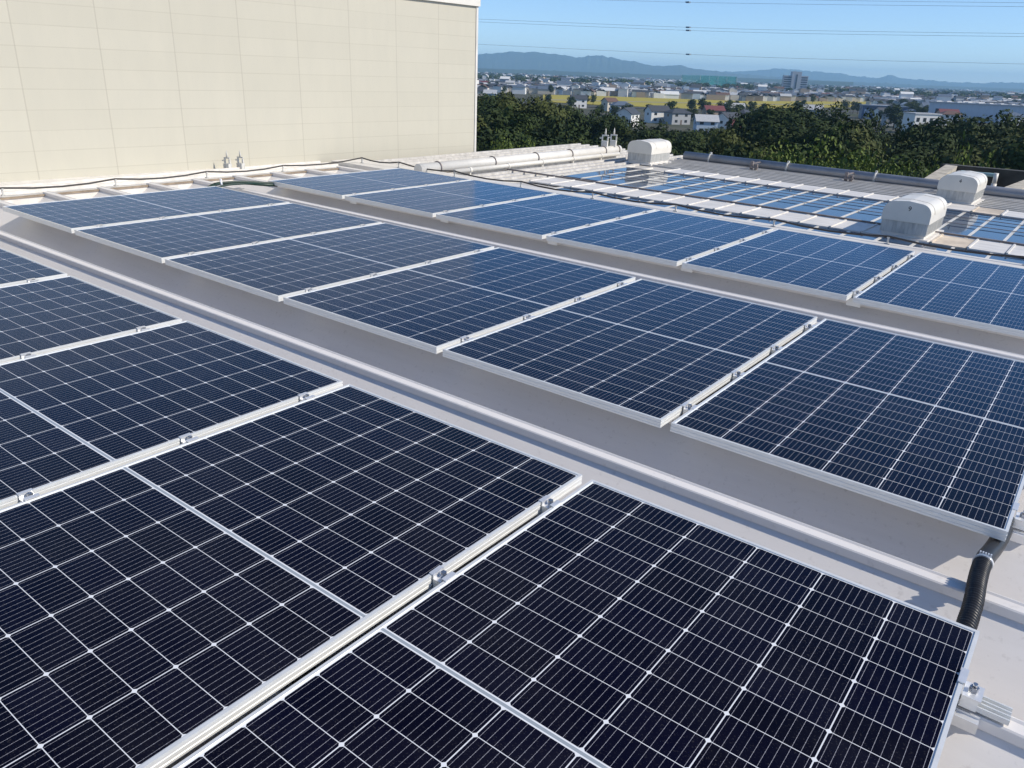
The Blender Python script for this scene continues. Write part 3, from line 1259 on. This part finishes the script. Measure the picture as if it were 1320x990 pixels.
TL = [(560, 120), (612, 121), (640, 127), (655, 117), (690, 117), (700, 130), (735, 138), (790, 150), (800, 158), (815, 172), (828, 170), (845, 158), (870, 160), (900, 166), (935, 170), (960, 160), (985, 143),
      (1000, 139), (1022, 140), (1035, 150), (1050, 142), (1075, 138), (1100, 141), (1125, 148), (1150, 158), (1185, 162), (1210, 158), (1235, 152), (1262, 156), (1300, 156), (1330, 152), (1420, 150)]


def ht_for(x, d, y):
    return (elev(x, y, d) - G) * 1.05


def hides_field(x, y, p, h):
    if not 636 < x < 1128:
        return False
    near = interp([(640, 131), (780, 137), (900, 141), (960, 141), (1040, 139.5), (1123, 138)], x)
    far = interp([(700, 122.3), (780, 124.2), (870, 127.5), (960, 130.5), (1123, 131.2)], x)
    return y > far and project(p + V((0, 0, h)))[1] < near - 2


rnd = random.Random(21)
# the back of the wood follows the tree line; the rows before it fill down to the roof edge
for x in range(600, 1345, 23):
    xx = x + rnd.uniform(-7, 7)
    d = rnd.uniform(160, 205)
    h = min(21, max(6.0, ht_for(xx, d, interp(TL, xx) + rnd.uniform(-2, 5))))
    kind = rnd.choice(['broad', 'broad', 'olive', 'cone'] if xx > 960 else ['broad', 'broad', 'olive'])
    tree(kind, xx, d, h, rnd.uniform(.85, 1.15))
for d0, hm, step, lift in ((140, 14.0, 31, 12), (115, 13.0, 36, 24), (92, 11.5, 44, 36)):
    for x in range(560, 1375, step):
        xx = x + rnd.uniform(-10, 10)
        d = d0 + rnd.uniform(-8, 8)
        h = min(hm * 1.35, max(5.0, ht_for(xx, d, interp(TL, xx) + lift + rnd.uniform(-3, 8))))
        kind = rnd.choice(['broad', 'broad', 'broad', 'olive', 'cone'])
        tree(kind, xx, d, h, rnd.uniform(.85, 1.15))
for (x, d, y, w) in ((1052, 62, 198, 1.1), (1072, 60, 187, 1.2), (1092, 60, 200, 1.3), (1108, 57, 203, 1.2), (1040, 64, 201, 1.0), (1130, 58, 206, 1.0), (1158, 57, 210, .9), (960, 64, 203, .35),
                     (985, 66, 207, .4), (650, 70, 184, .9), (676, 72, 182, 1.0), (632, 70, 182, .9), (1269, 45, 206, .6), (1300, 44, 213, .8)):
    tree('bush', x, d, max(1.6, ht_for(x, d, y) * 1.09), w * .40, name='bush')
# small trees among the houses
ntry = 0
spots = []
while len(spots) < 150 and ntry < 6000:
    ntry += 1
    x = rnd.uniform(612, 1325)
    dyy = rnd.uniform(19, 58)
    y = hor(x) + dyy
    if y > interp(TL, x) + 4 or (in_field(x, y) and rnd.random() > .08):
        continue
    if hides_field(x, y, gp(x, y), 6) and rnd.random() > .12:
        continue
    spots.append((x, dyy))
    d = (gp(x, y) - CW).length
    tree(rnd.choice(['small', 'small', 'smallolive']), x, d, rnd.uniform(5.5, 10.5), rnd.uniform(.9, 1.25))
for k in range(9):                                         # the row of round trees before the rice field
    x = 896 + k * 11.5 + rnd.uniform(-2, 2)
    tree('smallolive' if k % 4 == 2 else 'small', x, 585 + rnd.uniform(-8, 8), 8.5 + rnd.uniform(-.8, 1.0), 1.05)
for x in (746, 759, 767):
    tree('smallolive', x, 636, 8.0, 1.0)
tree('small', 1163, 480, 13.0, 1.2)
names = {'broad': 'dark broad tree in the wood', 'olive': 'olive-green tree in the wood', 'cone': 'narrow dark tree in the wood',
         'bush': 'bright green bush just past the roof edge', 'small': 'small round green tree among the houses', 'smallolive': 'small olive-brown tree among the houses'}
TREES.sort(key=lambda q: q[2])
cnt = {}
for o, kind, x in TREES:
    i = cnt.get(kind, 0)
    cnt[kind] = i + 1
    tag(o, f'{names[kind]}, {nth(i)} of its kind from the left', 'bush' if kind == 'bush' else 'tree', 'trees and bushes of the wood beyond the roof' if kind in ('broad', 'olive', 'cone', 'bush') else 'small trees among the houses')

# ------------------------------------------------------------------ houses
WALLC = {'white': (0.72, 0.71, 0.68), 'cream': (0.58, 0.52, 0.42), 'grey': (0.34, 0.35, 0.36), 'pale blue': (0.40, 0.48, 0.56), 'tan': (0.36, 0.28, 0.21)}
ROOFC = {'dark grey': (0.055, 0.06, 0.07), 'slate blue': (0.10, 0.13, 0.18), 'brown': (0.13, 0.075, 0.055), 'pale grey': (0.42, 0.43, 0.44), 'white': (0.68, 0.68, 0.66), 'red-brown': (0.16, 0.05, 0.05)}
WM = {k: simple('render_' + k.replace(' ', '_'), v, 0.8, 0, 0.06, 1) for k, v in WALLC.items()}
RM = {k: simple('roof_' + k.replace(' ', '_').replace('-', '_'), v, 0.6, 0, 0.15, 2) for k, v in ROOFC.items()}
t = NT('window_glass')
t.set('Base Color', t.ramp(t.noise(2, 2), [(0.4, (0.02, 0.025, 0.03)), (0.6, (0.05, 0.055, 0.06))]))
t.set('Roughness', 0.12)
WIN = t.m
DOORM = simple('door_paint', (0.12, 0.09, 0.07), 0.6)


def house_proto(wc, rc, w, l, h, style, windows):
    root = empty('house')
    mb = MB()
    if style == 'gable':
        rh = w * .30
        mb.box(-l / 2, l / 2, -w / 2, w / 2, 0, h)
        for s in (-1, 1):
            mb.poly([(s * l / 2, -w / 2, h), (s * l / 2, w / 2, h), (s * l / 2, 0, h + rh)])
        mb.build('wall', WM[wc], root, recalc=False)
        mb = MB()
        e = .55
        k = rh / (w / 2)
        for s in (-1, 1):
            a = (-l / 2 - e, s * (w / 2 + e), h - e * k + .02)
            b = (l / 2 + e, s * (w / 2 + e), h - e * k + .02)
            c_, d = (l / 2 + e, 0, h + rh + .02), (-l / 2 - e, 0, h + rh + .02)
            up = V((0, 0, .18))
            T = [V(q) + up for q in (a, b, c_, d)]
            B = [V(q) for q in (a, b, c_, d)]
            mb.poly(T)
            mb.poly(B[::-1])
            for i in range(4):
                j = (i + 1) % 4
                mb.poly([B[i], B[j], T[j], T[i]])
        rf = mb.build('roof', RM[rc], root)
    elif style == 'hip':
        rh = w * .28
        mb.box(-l / 2, l / 2, -w / 2, w / 2, 0, h)
        mb.build('wall', WM[wc], root)
        mb = MB()
        e = .6
        A = [(-l / 2 - e, -w / 2 - e), (l / 2 + e, -w / 2 - e), (l / 2 + e, w / 2 + e), (-l / 2 - e, w / 2 + e)]
        z0, z1 = h + .003, h + .16
        rd = (l - w) / 2 + .3
        R1, R2 = (-rd, 0, h + rh), (rd, 0, h + rh)
        mb.poly([(x, y, z0) for x, y in A][::-1])
        for i in range(4):
            p, q = A[i], A[(i + 1) % 4]
            mb.poly([(*p, z0), (*q, z0), (*q, z1), (*p, z1)])
        T = [(*p, z1) for p in A]
        mb.poly([T[0], T[1], R2, R1])
        mb.poly([T[2], T[3], R1, R2])
        mb.poly([T[1], T[2], R2])
        mb.poly([T[3], T[0], R1])
        rf = mb.build('roof', RM[rc], root)
    else:
        mb.box(-l / 2, l / 2, -w / 2, w / 2, 0, h)
        mb.build('wall', WM[wc], root)
        mb = MB()
        mb.box(-l / 2 - .2, l / 2 + .2, -w / 2 - .2, w / 2 + .2, h + .003, h + .35)
        mb.box(-l * .2, l * .1, -w * .2, w * .2, h + .352, h + 1.5)
        rf = mb.build('roof', RM[rc], root)
    if windows:
        for s in (-1, 1):
            for fl_ in range(2 if h > 4 else 1):
                for xx in (-l * .27, l * .25):
                    mb = MB()
                    y0, y1 = sorted((s * (w / 2 - .02), s * (w / 2 + .04)))
                    zz = .9 + fl_ * 2.7
                    mb.box(xx - .75, xx + .75, y0, y1, zz, zz + 1.2)
                    mb.build('window', WIN, root)
            mb = MB()
            x0_, x1_ = sorted((s * (l / 2 - .02), s * (l / 2 + .04)))
            mb.box(x0_, x1_, -.7, .7, 3.4 if h > 4 else .9, 4.5 if h > 4 else 2.0)
            mb.build('window', WIN, root)
        mb = MB()
        mb.box(-.45, .45, -w / 2 - .04, -w / 2 + .02, 0, 2.05)
        mb.build('door', DOORM, root)
    return root


rnd = random.Random(5)
specs = [('white', 'dark grey', 'gable'), ('white', 'slate blue', 'hip'), ('cream', 'brown', 'gable'), ('grey', 'dark grey', 'hip'), ('white', 'pale grey', 'flat'), ('cream', 'dark grey', 'hip'), ('tan', 'red-brown', 'gable'),
         ('white', 'brown', 'hip'), ('pale blue', 'pale grey', 'gable'), ('white', 'white', 'flat'), ('grey', 'pale grey', 'gable'), ('cream', 'slate blue', 'gable')]
near_p, far_p = {}, {}
for s in specs:
    w = rnd.uniform(6.2, 7.6)
    l = w * rnd.uniform(1.15, 1.5)
    hh = rnd.uniform(5.0, 5.8) if s[2] != 'flat' else rnd.uniform(5.5, 8)
    near_p[s] = [house_proto(*s[:2], w, l, hh, s[2], True), False]
    far_p[s] = [house_proto(*s[:2], w * 1.05, l * 1.05, hh, s[2], False), False]
HOUSES = []
base_ang = rad(28)


def clash(p, r_):
    return any(abs(p.x - q.x) < r_ + rq and abs(p.y - q.y) < r_ + rq for q, rq in OCC)


OCC = []


def put_house(spec, p, near, rz=None, sc=1.0):
    src = (near_p if near else far_p)[spec]
    if not src[1]:
        o = src[0]
        src[1] = True
    else:
        o = copy_tree(src[0])
    o.location = p
    o.rotation_euler = (0, 0, base_ang + rnd.choice((0, math.pi / 2, math.pi)) + rnd.uniform(-.12, .12) if rz is None else rz)
    o.scale = (sc, sc, sc)
    HOUSES.append((o, spec, near))
    OCC.append((V(p), 5.5))
    return o


# larger landmark buildings first, so that houses keep clear of them
def landmark(name, label, x, d, rz):
    p = at_d(x, d)
    r_ = empty(name, p, rz)
    tag(r_, label, 'building')
    return r_


def view_rot(x):
    q = ray(x, hor(x))
    return math.atan2(q.y, q.x) - math.pi / 2             # local -Y looks at the camera


TOWW = simple('tower_panel', (0.36, 0.39, 0.43), 0.6, 0, 0.08, .5)
TOWG = simple('tower_glass', (0.05, 0.07, 0.10), 0.2, 0, 0.2, .5)
DT = 1550.0
tw = landmark('office_tower', 'tall grey office tower with a raised middle core, on the skyline', 1025, DT, view_rot(1025) + .18)
OCC.append((at_d(1025, DT), 24))
sc_ = DT / F_
mb = MB()
mb.box(-14 * sc_ * .98, 14 * sc_ * .92, -7, 7, 0, 22.0)
for k in range(8):
    z = 3 + k * 2.4
wall = mb.build('wing', TOWW, tw)
zt = elev(1025, 97.5, DT) - G
wall.scale = (1, 1, zt / 22.0)
mb = MB()
mb.box(-5.2 * sc_, 5.2 * sc_, -8.2, 8.2, 0, zt + 6.6)
mb.build('core', TOWW, tw)
mb = MB()
mb.box(-.6 * sc_, .9 * sc_, -8.6, -8.15, 2, zt + 2)
mb.build('core_window', TOWG, tw)
for k in range(8):
    for s in (-1, 1):
        mb = MB()
        z = 2.2 + k * (zt - 2.5) / 8
        x0_, x1_ = (-13.2 * sc_, -5.4 * sc_) if s < 0 else (5.4 * sc_, 12.3 * sc_)
        mb.box(x0_, x1_, -7.25, -6.98, z, z + (zt - 2.5) / 8 * .5)
        mb.build('window_band', TOWG, tw)
mb = MB()
mb.tube([(-1.5 * sc_, 0, zt + 6.6), (-1.5 * sc_, 0, zt + 9.5)], .25, 6)
mb.build('mast', STEEL, tw)
# long warehouse at the right
lw_ = landmark('long_warehouse', 'long pale blue-white warehouse at the right of the plain', 1275, 668, view_rot(1275) - .10)
lw_.scale = (1.57, 1.57, 1.5)
OCC += [(at_d(x, 668), 26) for x in (1220, 1245, 1275, 1300, 1330)]
PALEW = simple('pale_cladding', (0.50, 0.55, 0.62), 0.5, 0, 0.06, .3, stretch=(6, 1, 1))
mb = MB()
mb.box(-21, 34, -9, 9, 0, 7.6)
mb.build('wall', PALEW, lw_)
mb = MB()
mb.box(-21.4, 34.4, -9.4, 9.4, 7.603, 8.2)
for k in range(13):
    mb.box(-20 + k * 4.2, -18.6 + k * 4.2, -7, 7, 8.2, 8.5)
mb.build('roof', RM['pale grey'], lw_)
for xx in (-17, -14.2, 20.5):
    mb = MB()
    mb.box(xx - 1.1, xx + 1.1, -9.06, -8.98, .2, 5.2)
    mb.build('door', TOWG, lw_)
mb = MB()
mb.box(18, 24, -9.07, -8.97, 5.4, 7.0)
mb.build('window', WHITEPAINT, lw_)
# dark blue shed
bs = landmark('blue_shed', 'low dark blue shed with a pale roof edge, right of the rice field', 1143, 620, view_rot(1143) + .12)
OCC.append((at_d(1143, 620), 17))
bs.scale = (1.55, 1.55, 1.5)
BLUEW = simple('blue_cladding', (0.08, 0.12, 0.21), 0.5, 0, 0.1, .5, stretch=(8, 1, 1))
mb = MB()
mb.box(-8.5, 9.5, -6, 6, 0, 5.4)
mb.build('wall', BLUEW, bs)
mb = MB()
mb.box(-8.9, 9.9, -6.4, 6.4, 5.403, 5.9)
mb.build('roof', RM['slate blue'], bs)
mb = MB()
mb.box(-7.6, -4.8, -6.07, -5.98, .1, 4.2)
mb.build('door', PALEW, bs)
# white block at right
wb = landmark('apartment_block', 'white flat-roofed block with a bright end wall, above the right trees', 1198, 459, view_rot(1198) + .55)
OCC.append((at_d(1198, 459), 11))
wb.scale = (1.55, 1.55, 1.55)
mb = MB()
mb.box(-4.6, 4.0, -3.4, 3.4, 0, 5.9)
mb.build('wall', WM['white'], wb)
mb = MB()
mb.box(-4.8, 4.2, -3.6, 3.6, 5.903, 6.25)
mb.build('roof', RM['pale grey'], wb)
for zz in (1.2, 3.7):
    for xx in (-3.4, -1.2, 1.0, 3.0):
        mb = MB()
        mb.box(xx - .5, xx + .5, -3.46, -3.38, zz, zz + 1.2)
        mb.build('window', WIN, wb)
# cube-shaped white building and long white halls on the far plain
for (x, y, wpx, hpx, label) in ((978, 112, 7, 7, 'bright white cube-shaped building left of the office tower'), (735, 103, 26, 3, 'long bright white hall far out on the left plain'), (662, 97.5, 12, 1.8, 'long white hall under the foothills, far left'),
                                (812, 109.5, 14, 2.5, 'white-roofed hall on the plain, left of the green net'), (1060, 113.5, 14, 2, 'long low white hall right of the office tower'), (1177, 116, 18, 2.2, 'low white hall on the plain, upper right')):
    d = 22 * F_ / max(3.5, (y + hpx / 2 - hor(x)))
    d = min(d, 4200)
    s = d / F_
    w_ = landmark('white_hall', label, x, d, view_rot(x) + .1)
    mb = MB()
    mb.box(-wpx * s / 2, wpx * s / 2, -6, 6, 0, hpx * s * .8)
    mb.build('wall', WM['white'], w_)
    mb = MB()
    mb.box(-wpx * s / 2 - .3, wpx * s / 2 + .3, -6.3, 6.3, hpx * s * .8 + .003, hpx * s)
    mb.build('roof', RM['white'], w_)
    OCC.append((at_d(x, d), wpx * s / 2))
# green practice net on poles
t = NT('green_net')
tr = t.n('ShaderNodeBsdfTransparent')
mx = t.n('ShaderNodeMixShader')
mx.inputs[0].default_value = 0.30
t.set('Base Color', t.ramp(t.noise(.05, 2), [(0.3, (0.06, 0.50, 0.40)), (0.7, (0.09, 0.58, 0.47))]))
out = t.t.nodes['Material Output']
t.l(tr.outputs[0], mx.inputs[1])
t.l(t.b.outputs[0], mx.inputs[2])
t.l(mx.outputs[0], out.inputs[0])
NET = t.m
DN = 1900.0
gn = landmark('practice_net', 'tall translucent green practice net on poles, below the mountains', 912, DN, view_rot(912))
gn['category'] = 'net'
s = DN / F_
zt = elev(912, 97.5, DN) - G
for k, (xa, xb, ya_, yb_) in enumerate(((-30, 33, 14, 14.15), (33, 33.15, -16, 14), (-8, 33, -16, -15.85))):
    mb = MB()
    mb.box(xa * s, xb * s, ya_, yb_, 2, zt)
    mb.build('net_panel', NET, gn)
for xp in (-30, -19, -8, 2, 12, 22, 33):
    for yp in (14.3, -16.2):
        if xp < -8 and yp < 0:
            continue
        mb = MB()
        mb.tube([(xp * s, yp, 0), (xp * s, yp, zt + .8)], .22, 6)
        mb.build('pole', BLUEPIPE, gn)

# hand-placed nearer houses seen over the wood
for (x, y, spec, rz) in ((846, 158, specs[0], .5), (808, 163, specs[0], 1.2), (918, 156, specs[6], .35), (908, 172, specs[8], .2), (938, 170, specs[0], .9), (800, 150, specs[1], .3), (957, 160, specs[5], 1.0),
                         (872, 160, specs[3], .6), (945, 150, specs[10], .2), (1046, 152, specs[10], .1), (1137, 156, specs[0], .7), (1150, 162, specs[3], .4), (1120, 153, specs[10], .1), (1165, 165, specs[2], .9), (1255, 152, specs[1], .5),
                         (1288, 155, specs[1], .3), (1310, 158, specs[0], .8), (1228, 155, specs[9], .2), (985, 158, specs[3], .4), (968, 172, specs[2], .6), (955, 184, specs[6], .4), (785, 143, specs[2], .7), (745, 139, specs[0], .2)):
    p = gp(x, y)
    put_house(spec, p, True, view_rot(x) + rz, 1.05)
tries = 0
while len(HOUSES) < 298 and tries < 20000:
    tries += 1
    x = rnd.uniform(608, 1328)
    dyy = 13.0 + 38 * rnd.random() ** 2.1
    y = hor(x) + dyy
    if y > interp(TL, x) + 9 or in_field(x, y):
        continue
    p = gp(x, y)
    if clash(p, 4.6) or hides_field(x, y, p, 7):
        continue
    d = (p - CW).length
    put_house(rnd.choice(specs), p, d < 600, None, rnd.uniform(.85, 1.25))
HOUSES.sort(key=lambda q: project(q[0].location)[0])
cnt = {}
for o, spec, near in HOUSES:
    p = project(o.location)
    zone = 'before the field' if (V(o.location) - CW).length < 640 else 'beyond the field'
    key = (spec, zone)
    i = cnt.get(key, 0)
    cnt[key] = i + 1
    sh = {'gable': 'gabled', 'hip': 'hipped', 'flat': 'flat'}[spec[2]]
    tag(o, f'{spec[0]} house with {sh} {spec[1]} roof {zone}, {nth(i)} such from left', 'house', 'houses of the town on the plain')
for dct in (near_p, far_p):
    for s, (o, used) in dct.items():
        if not used:
            for c_ in list(o.children):
                bpy.data.objects.remove(c_)
            bpy.data.objects.remove(o)

# ------------------------------------------------------------------ the far town and groves: too many to count
wl = [WM['white'], WM['cream'], WM['grey'], WM['pale blue'], WM['tan'], RM['dark grey'], RM['slate blue'], RM['brown'], RM['pale grey'], RM['white']]
mb = MB()
for _ in range(18000):
    x = rnd.uniform(560, 1420)
    dyy = 2.3 + 26 * rnd.random() ** 1.7
    y = hor(x) + dyy
    p = gp(x, y)
    d = (p - CW).length
    if dyy > 13 and (in_field(x, y) or y > interp(TL, x) + 4 or hides_field(x, y, p, 7)):
        continue
    if d < 2400 and clash(p, 7):
        continue
    a = base_ang + rnd.choice((0, math.pi / 2)) + rnd.uniform(-.15, .15)
    big = rnd.random() < .05 and dyy < 10
    w = rnd.uniform(3.6, 6.2) * (rnd.uniform(1.8, 4.5) if big else 1)
    l = w * rnd.uniform(1.0, 1.7)
    h = rnd.uniform(4.2, 6.2) * (1.4 if big else 1) * (1 if rnd.random() > .02 else 2.2)
    R = Matrix.Translation(p) @ Matrix.Rotation(a, 4, 'Z')
    wm = rnd.choices((0, 1, 2, 3, 4), (4, 2, 2, 1, 1.5))[0]
    rm = rnd.choices((5, 6, 7, 8, 9), (4, 3, 2, 2, 1.2 if not big else 3))[0]
    mb.box(-l, l, -w, w, 0, h, wm, R)
    if big or rnd.random() < .25:
        mb.poly([R @ V(q) for q in ((-l, -w, h + .05), (l, -w, h + .05), (l, w, h + .05), (-l, w, h + .05))], rm)
    else:
        e, rh = .5, w * .5
        A, B = V((-l - e, 0, h + rh)), V((l + e, 0, h + rh))
        for s in (-1, 1):
            mb.poly([R @ V((-l - e, s * (w + e), h - .2)), R @ V((l + e, s * (w + e), h - .2)), R @ B, R @ A], rm)
tag(mb.build('far_town', wl, recalc=False), 'thousands of tiny houses and halls covering the far plain', 'town', kind='stuff')
mb = MB()
for _ in range(1700):
    x = rnd.uniform(560, 1420)
    dyy = 3.0 + 16 * rnd.random() ** 1.2
    if 800 < x < 900 and rnd.random() < .6:
        dyy = rnd.uniform(13.5, 17)
    y = hor(x) + dyy
    if in_field(x, y):
        continue
    p = gp(x, y)
    d = (p - CW).length
    if d < 1500 and clash(p, 4):
        continue
    hgt = rnd.uniform(6, 13)
    for c_ in range(rnd.randint(1, 4)):
        q = p + V((rnd.uniform(-9, 9), rnd.uniform(-9, 9), 0))
        for k in range(46):
            dv = V((rnd.gauss(0, 1), rnd.gauss(0, 1), rnd.gauss(0, 1))).normalized()
            cpt = q + V((dv.x * hgt * .5, dv.y * hgt * .5, hgt * .55 + dv.z * hgt * .45)) * 1.0
            nn = (dv + V((rnd.gauss(0, .4), rnd.gauss(0, .4), rnd.gauss(0, .4)))).normalized()
            a = nn.orthogonal().normalized() * hgt * .17
            b = nn.cross(a)
            mb.poly([cpt - a, cpt - b, cpt + a, cpt + b])
tag(mb.build('far_grove', LEAFD, recalc=False), 'dark groves and garden trees scattered through the far town', 'trees', kind='stuff')

# ------------------------------------------------------------------ power lines
WIREM = simple('power_wire', (0.22, 0.27, 0.32), 0.5)
DW_ = 230.0
lines = [([(560, -8), (747, -1), (960, 4.3), (1320, 8.6), (1420, 9.2)], 'second highest power line wire across the sky', (887, 3.0)),
         ([(760, -8), (1050, 0), (1320, 3.5), (1420, 4.2)], 'highest power line wire, just entering at the upper right', None),
         ([(560, 22), (616, 24.5), (960, 37.5), (1320, 43.2), (1420, 44)], 'upper wire of the middle power line pair', (879, 34.8)),
         ([(560, 25.5), (616, 28.2), (960, 41.5), (1320, 47.2), (1420, 48)], 'lower wire of the middle power line pair', (883, 39.0)),
         ([(560, 54), (616, 57), (960, 73), (1320, 82.5), (1420, 84)], 'lowest power line wire, just above the mountains', (876, 69.8))]
for P, label, spc in lines:
    pts = []
    for x, y in P:
        q = ray(x, y)
        pts.append(CW + q * (DW_ / math.hypot(q.x, q.y)))
    pts = spline(pts, 10)
    root = empty('power_line', pts[0])
    mb = MB()
    mb.tube([p - pts[0] for p in pts], 0.030, 6)
    mb.build('wire', WIREM, root)
    if spc:
        q = ray(*spc)
        p = CW + q * (DW_ / math.hypot(q.x, q.y))
        p = min(pts, key=lambda z: (z - p).length) - pts[0]
        mb = MB()
        mb.box(p.x - .5, p.x + .5, p.y - .5, p.y + .5, p.z - .16, p.z + .16)
        mb.build('spacer', WIREM, root)
    tag(root, label, 'power line', 'power line wires across the sky')

# ------------------------------------------------------------------ haze
t = bpy.data.materials.new('haze_air')
t.use_nodes = True
tn = t.node_tree
for q in list(tn.nodes):
    if q.type == 'BSDF_PRINCIPLED':
        tn.nodes.remove(q)
vp = tn.nodes.new('ShaderNodeVolumePrincipled')
vp.inputs['Color'].default_value = (0.42, 0.72, 1.0, 1)
vp.inputs['Density'].default_value = 0.0001
vp.inputs['Anisotropy'].default_value = 0.0
tn.links.new(vp.outputs[0], tn.nodes['Material Output'].inputs['Volume'])
mb = MB()
RH = 17500.0
mb.box(CW.x - RH, CW.x + RH, CW.y - RH, CW.y + RH, G - 3.5, CW.z + 265)
hz = mb.build('haze', t)
tag(hz, 'thin blue haze over the plain', kind='stuff')
SC.cycles.volume_bounces = 3
SC.cycles.max_bounces = 6
SC.cycles.use_denoising = True
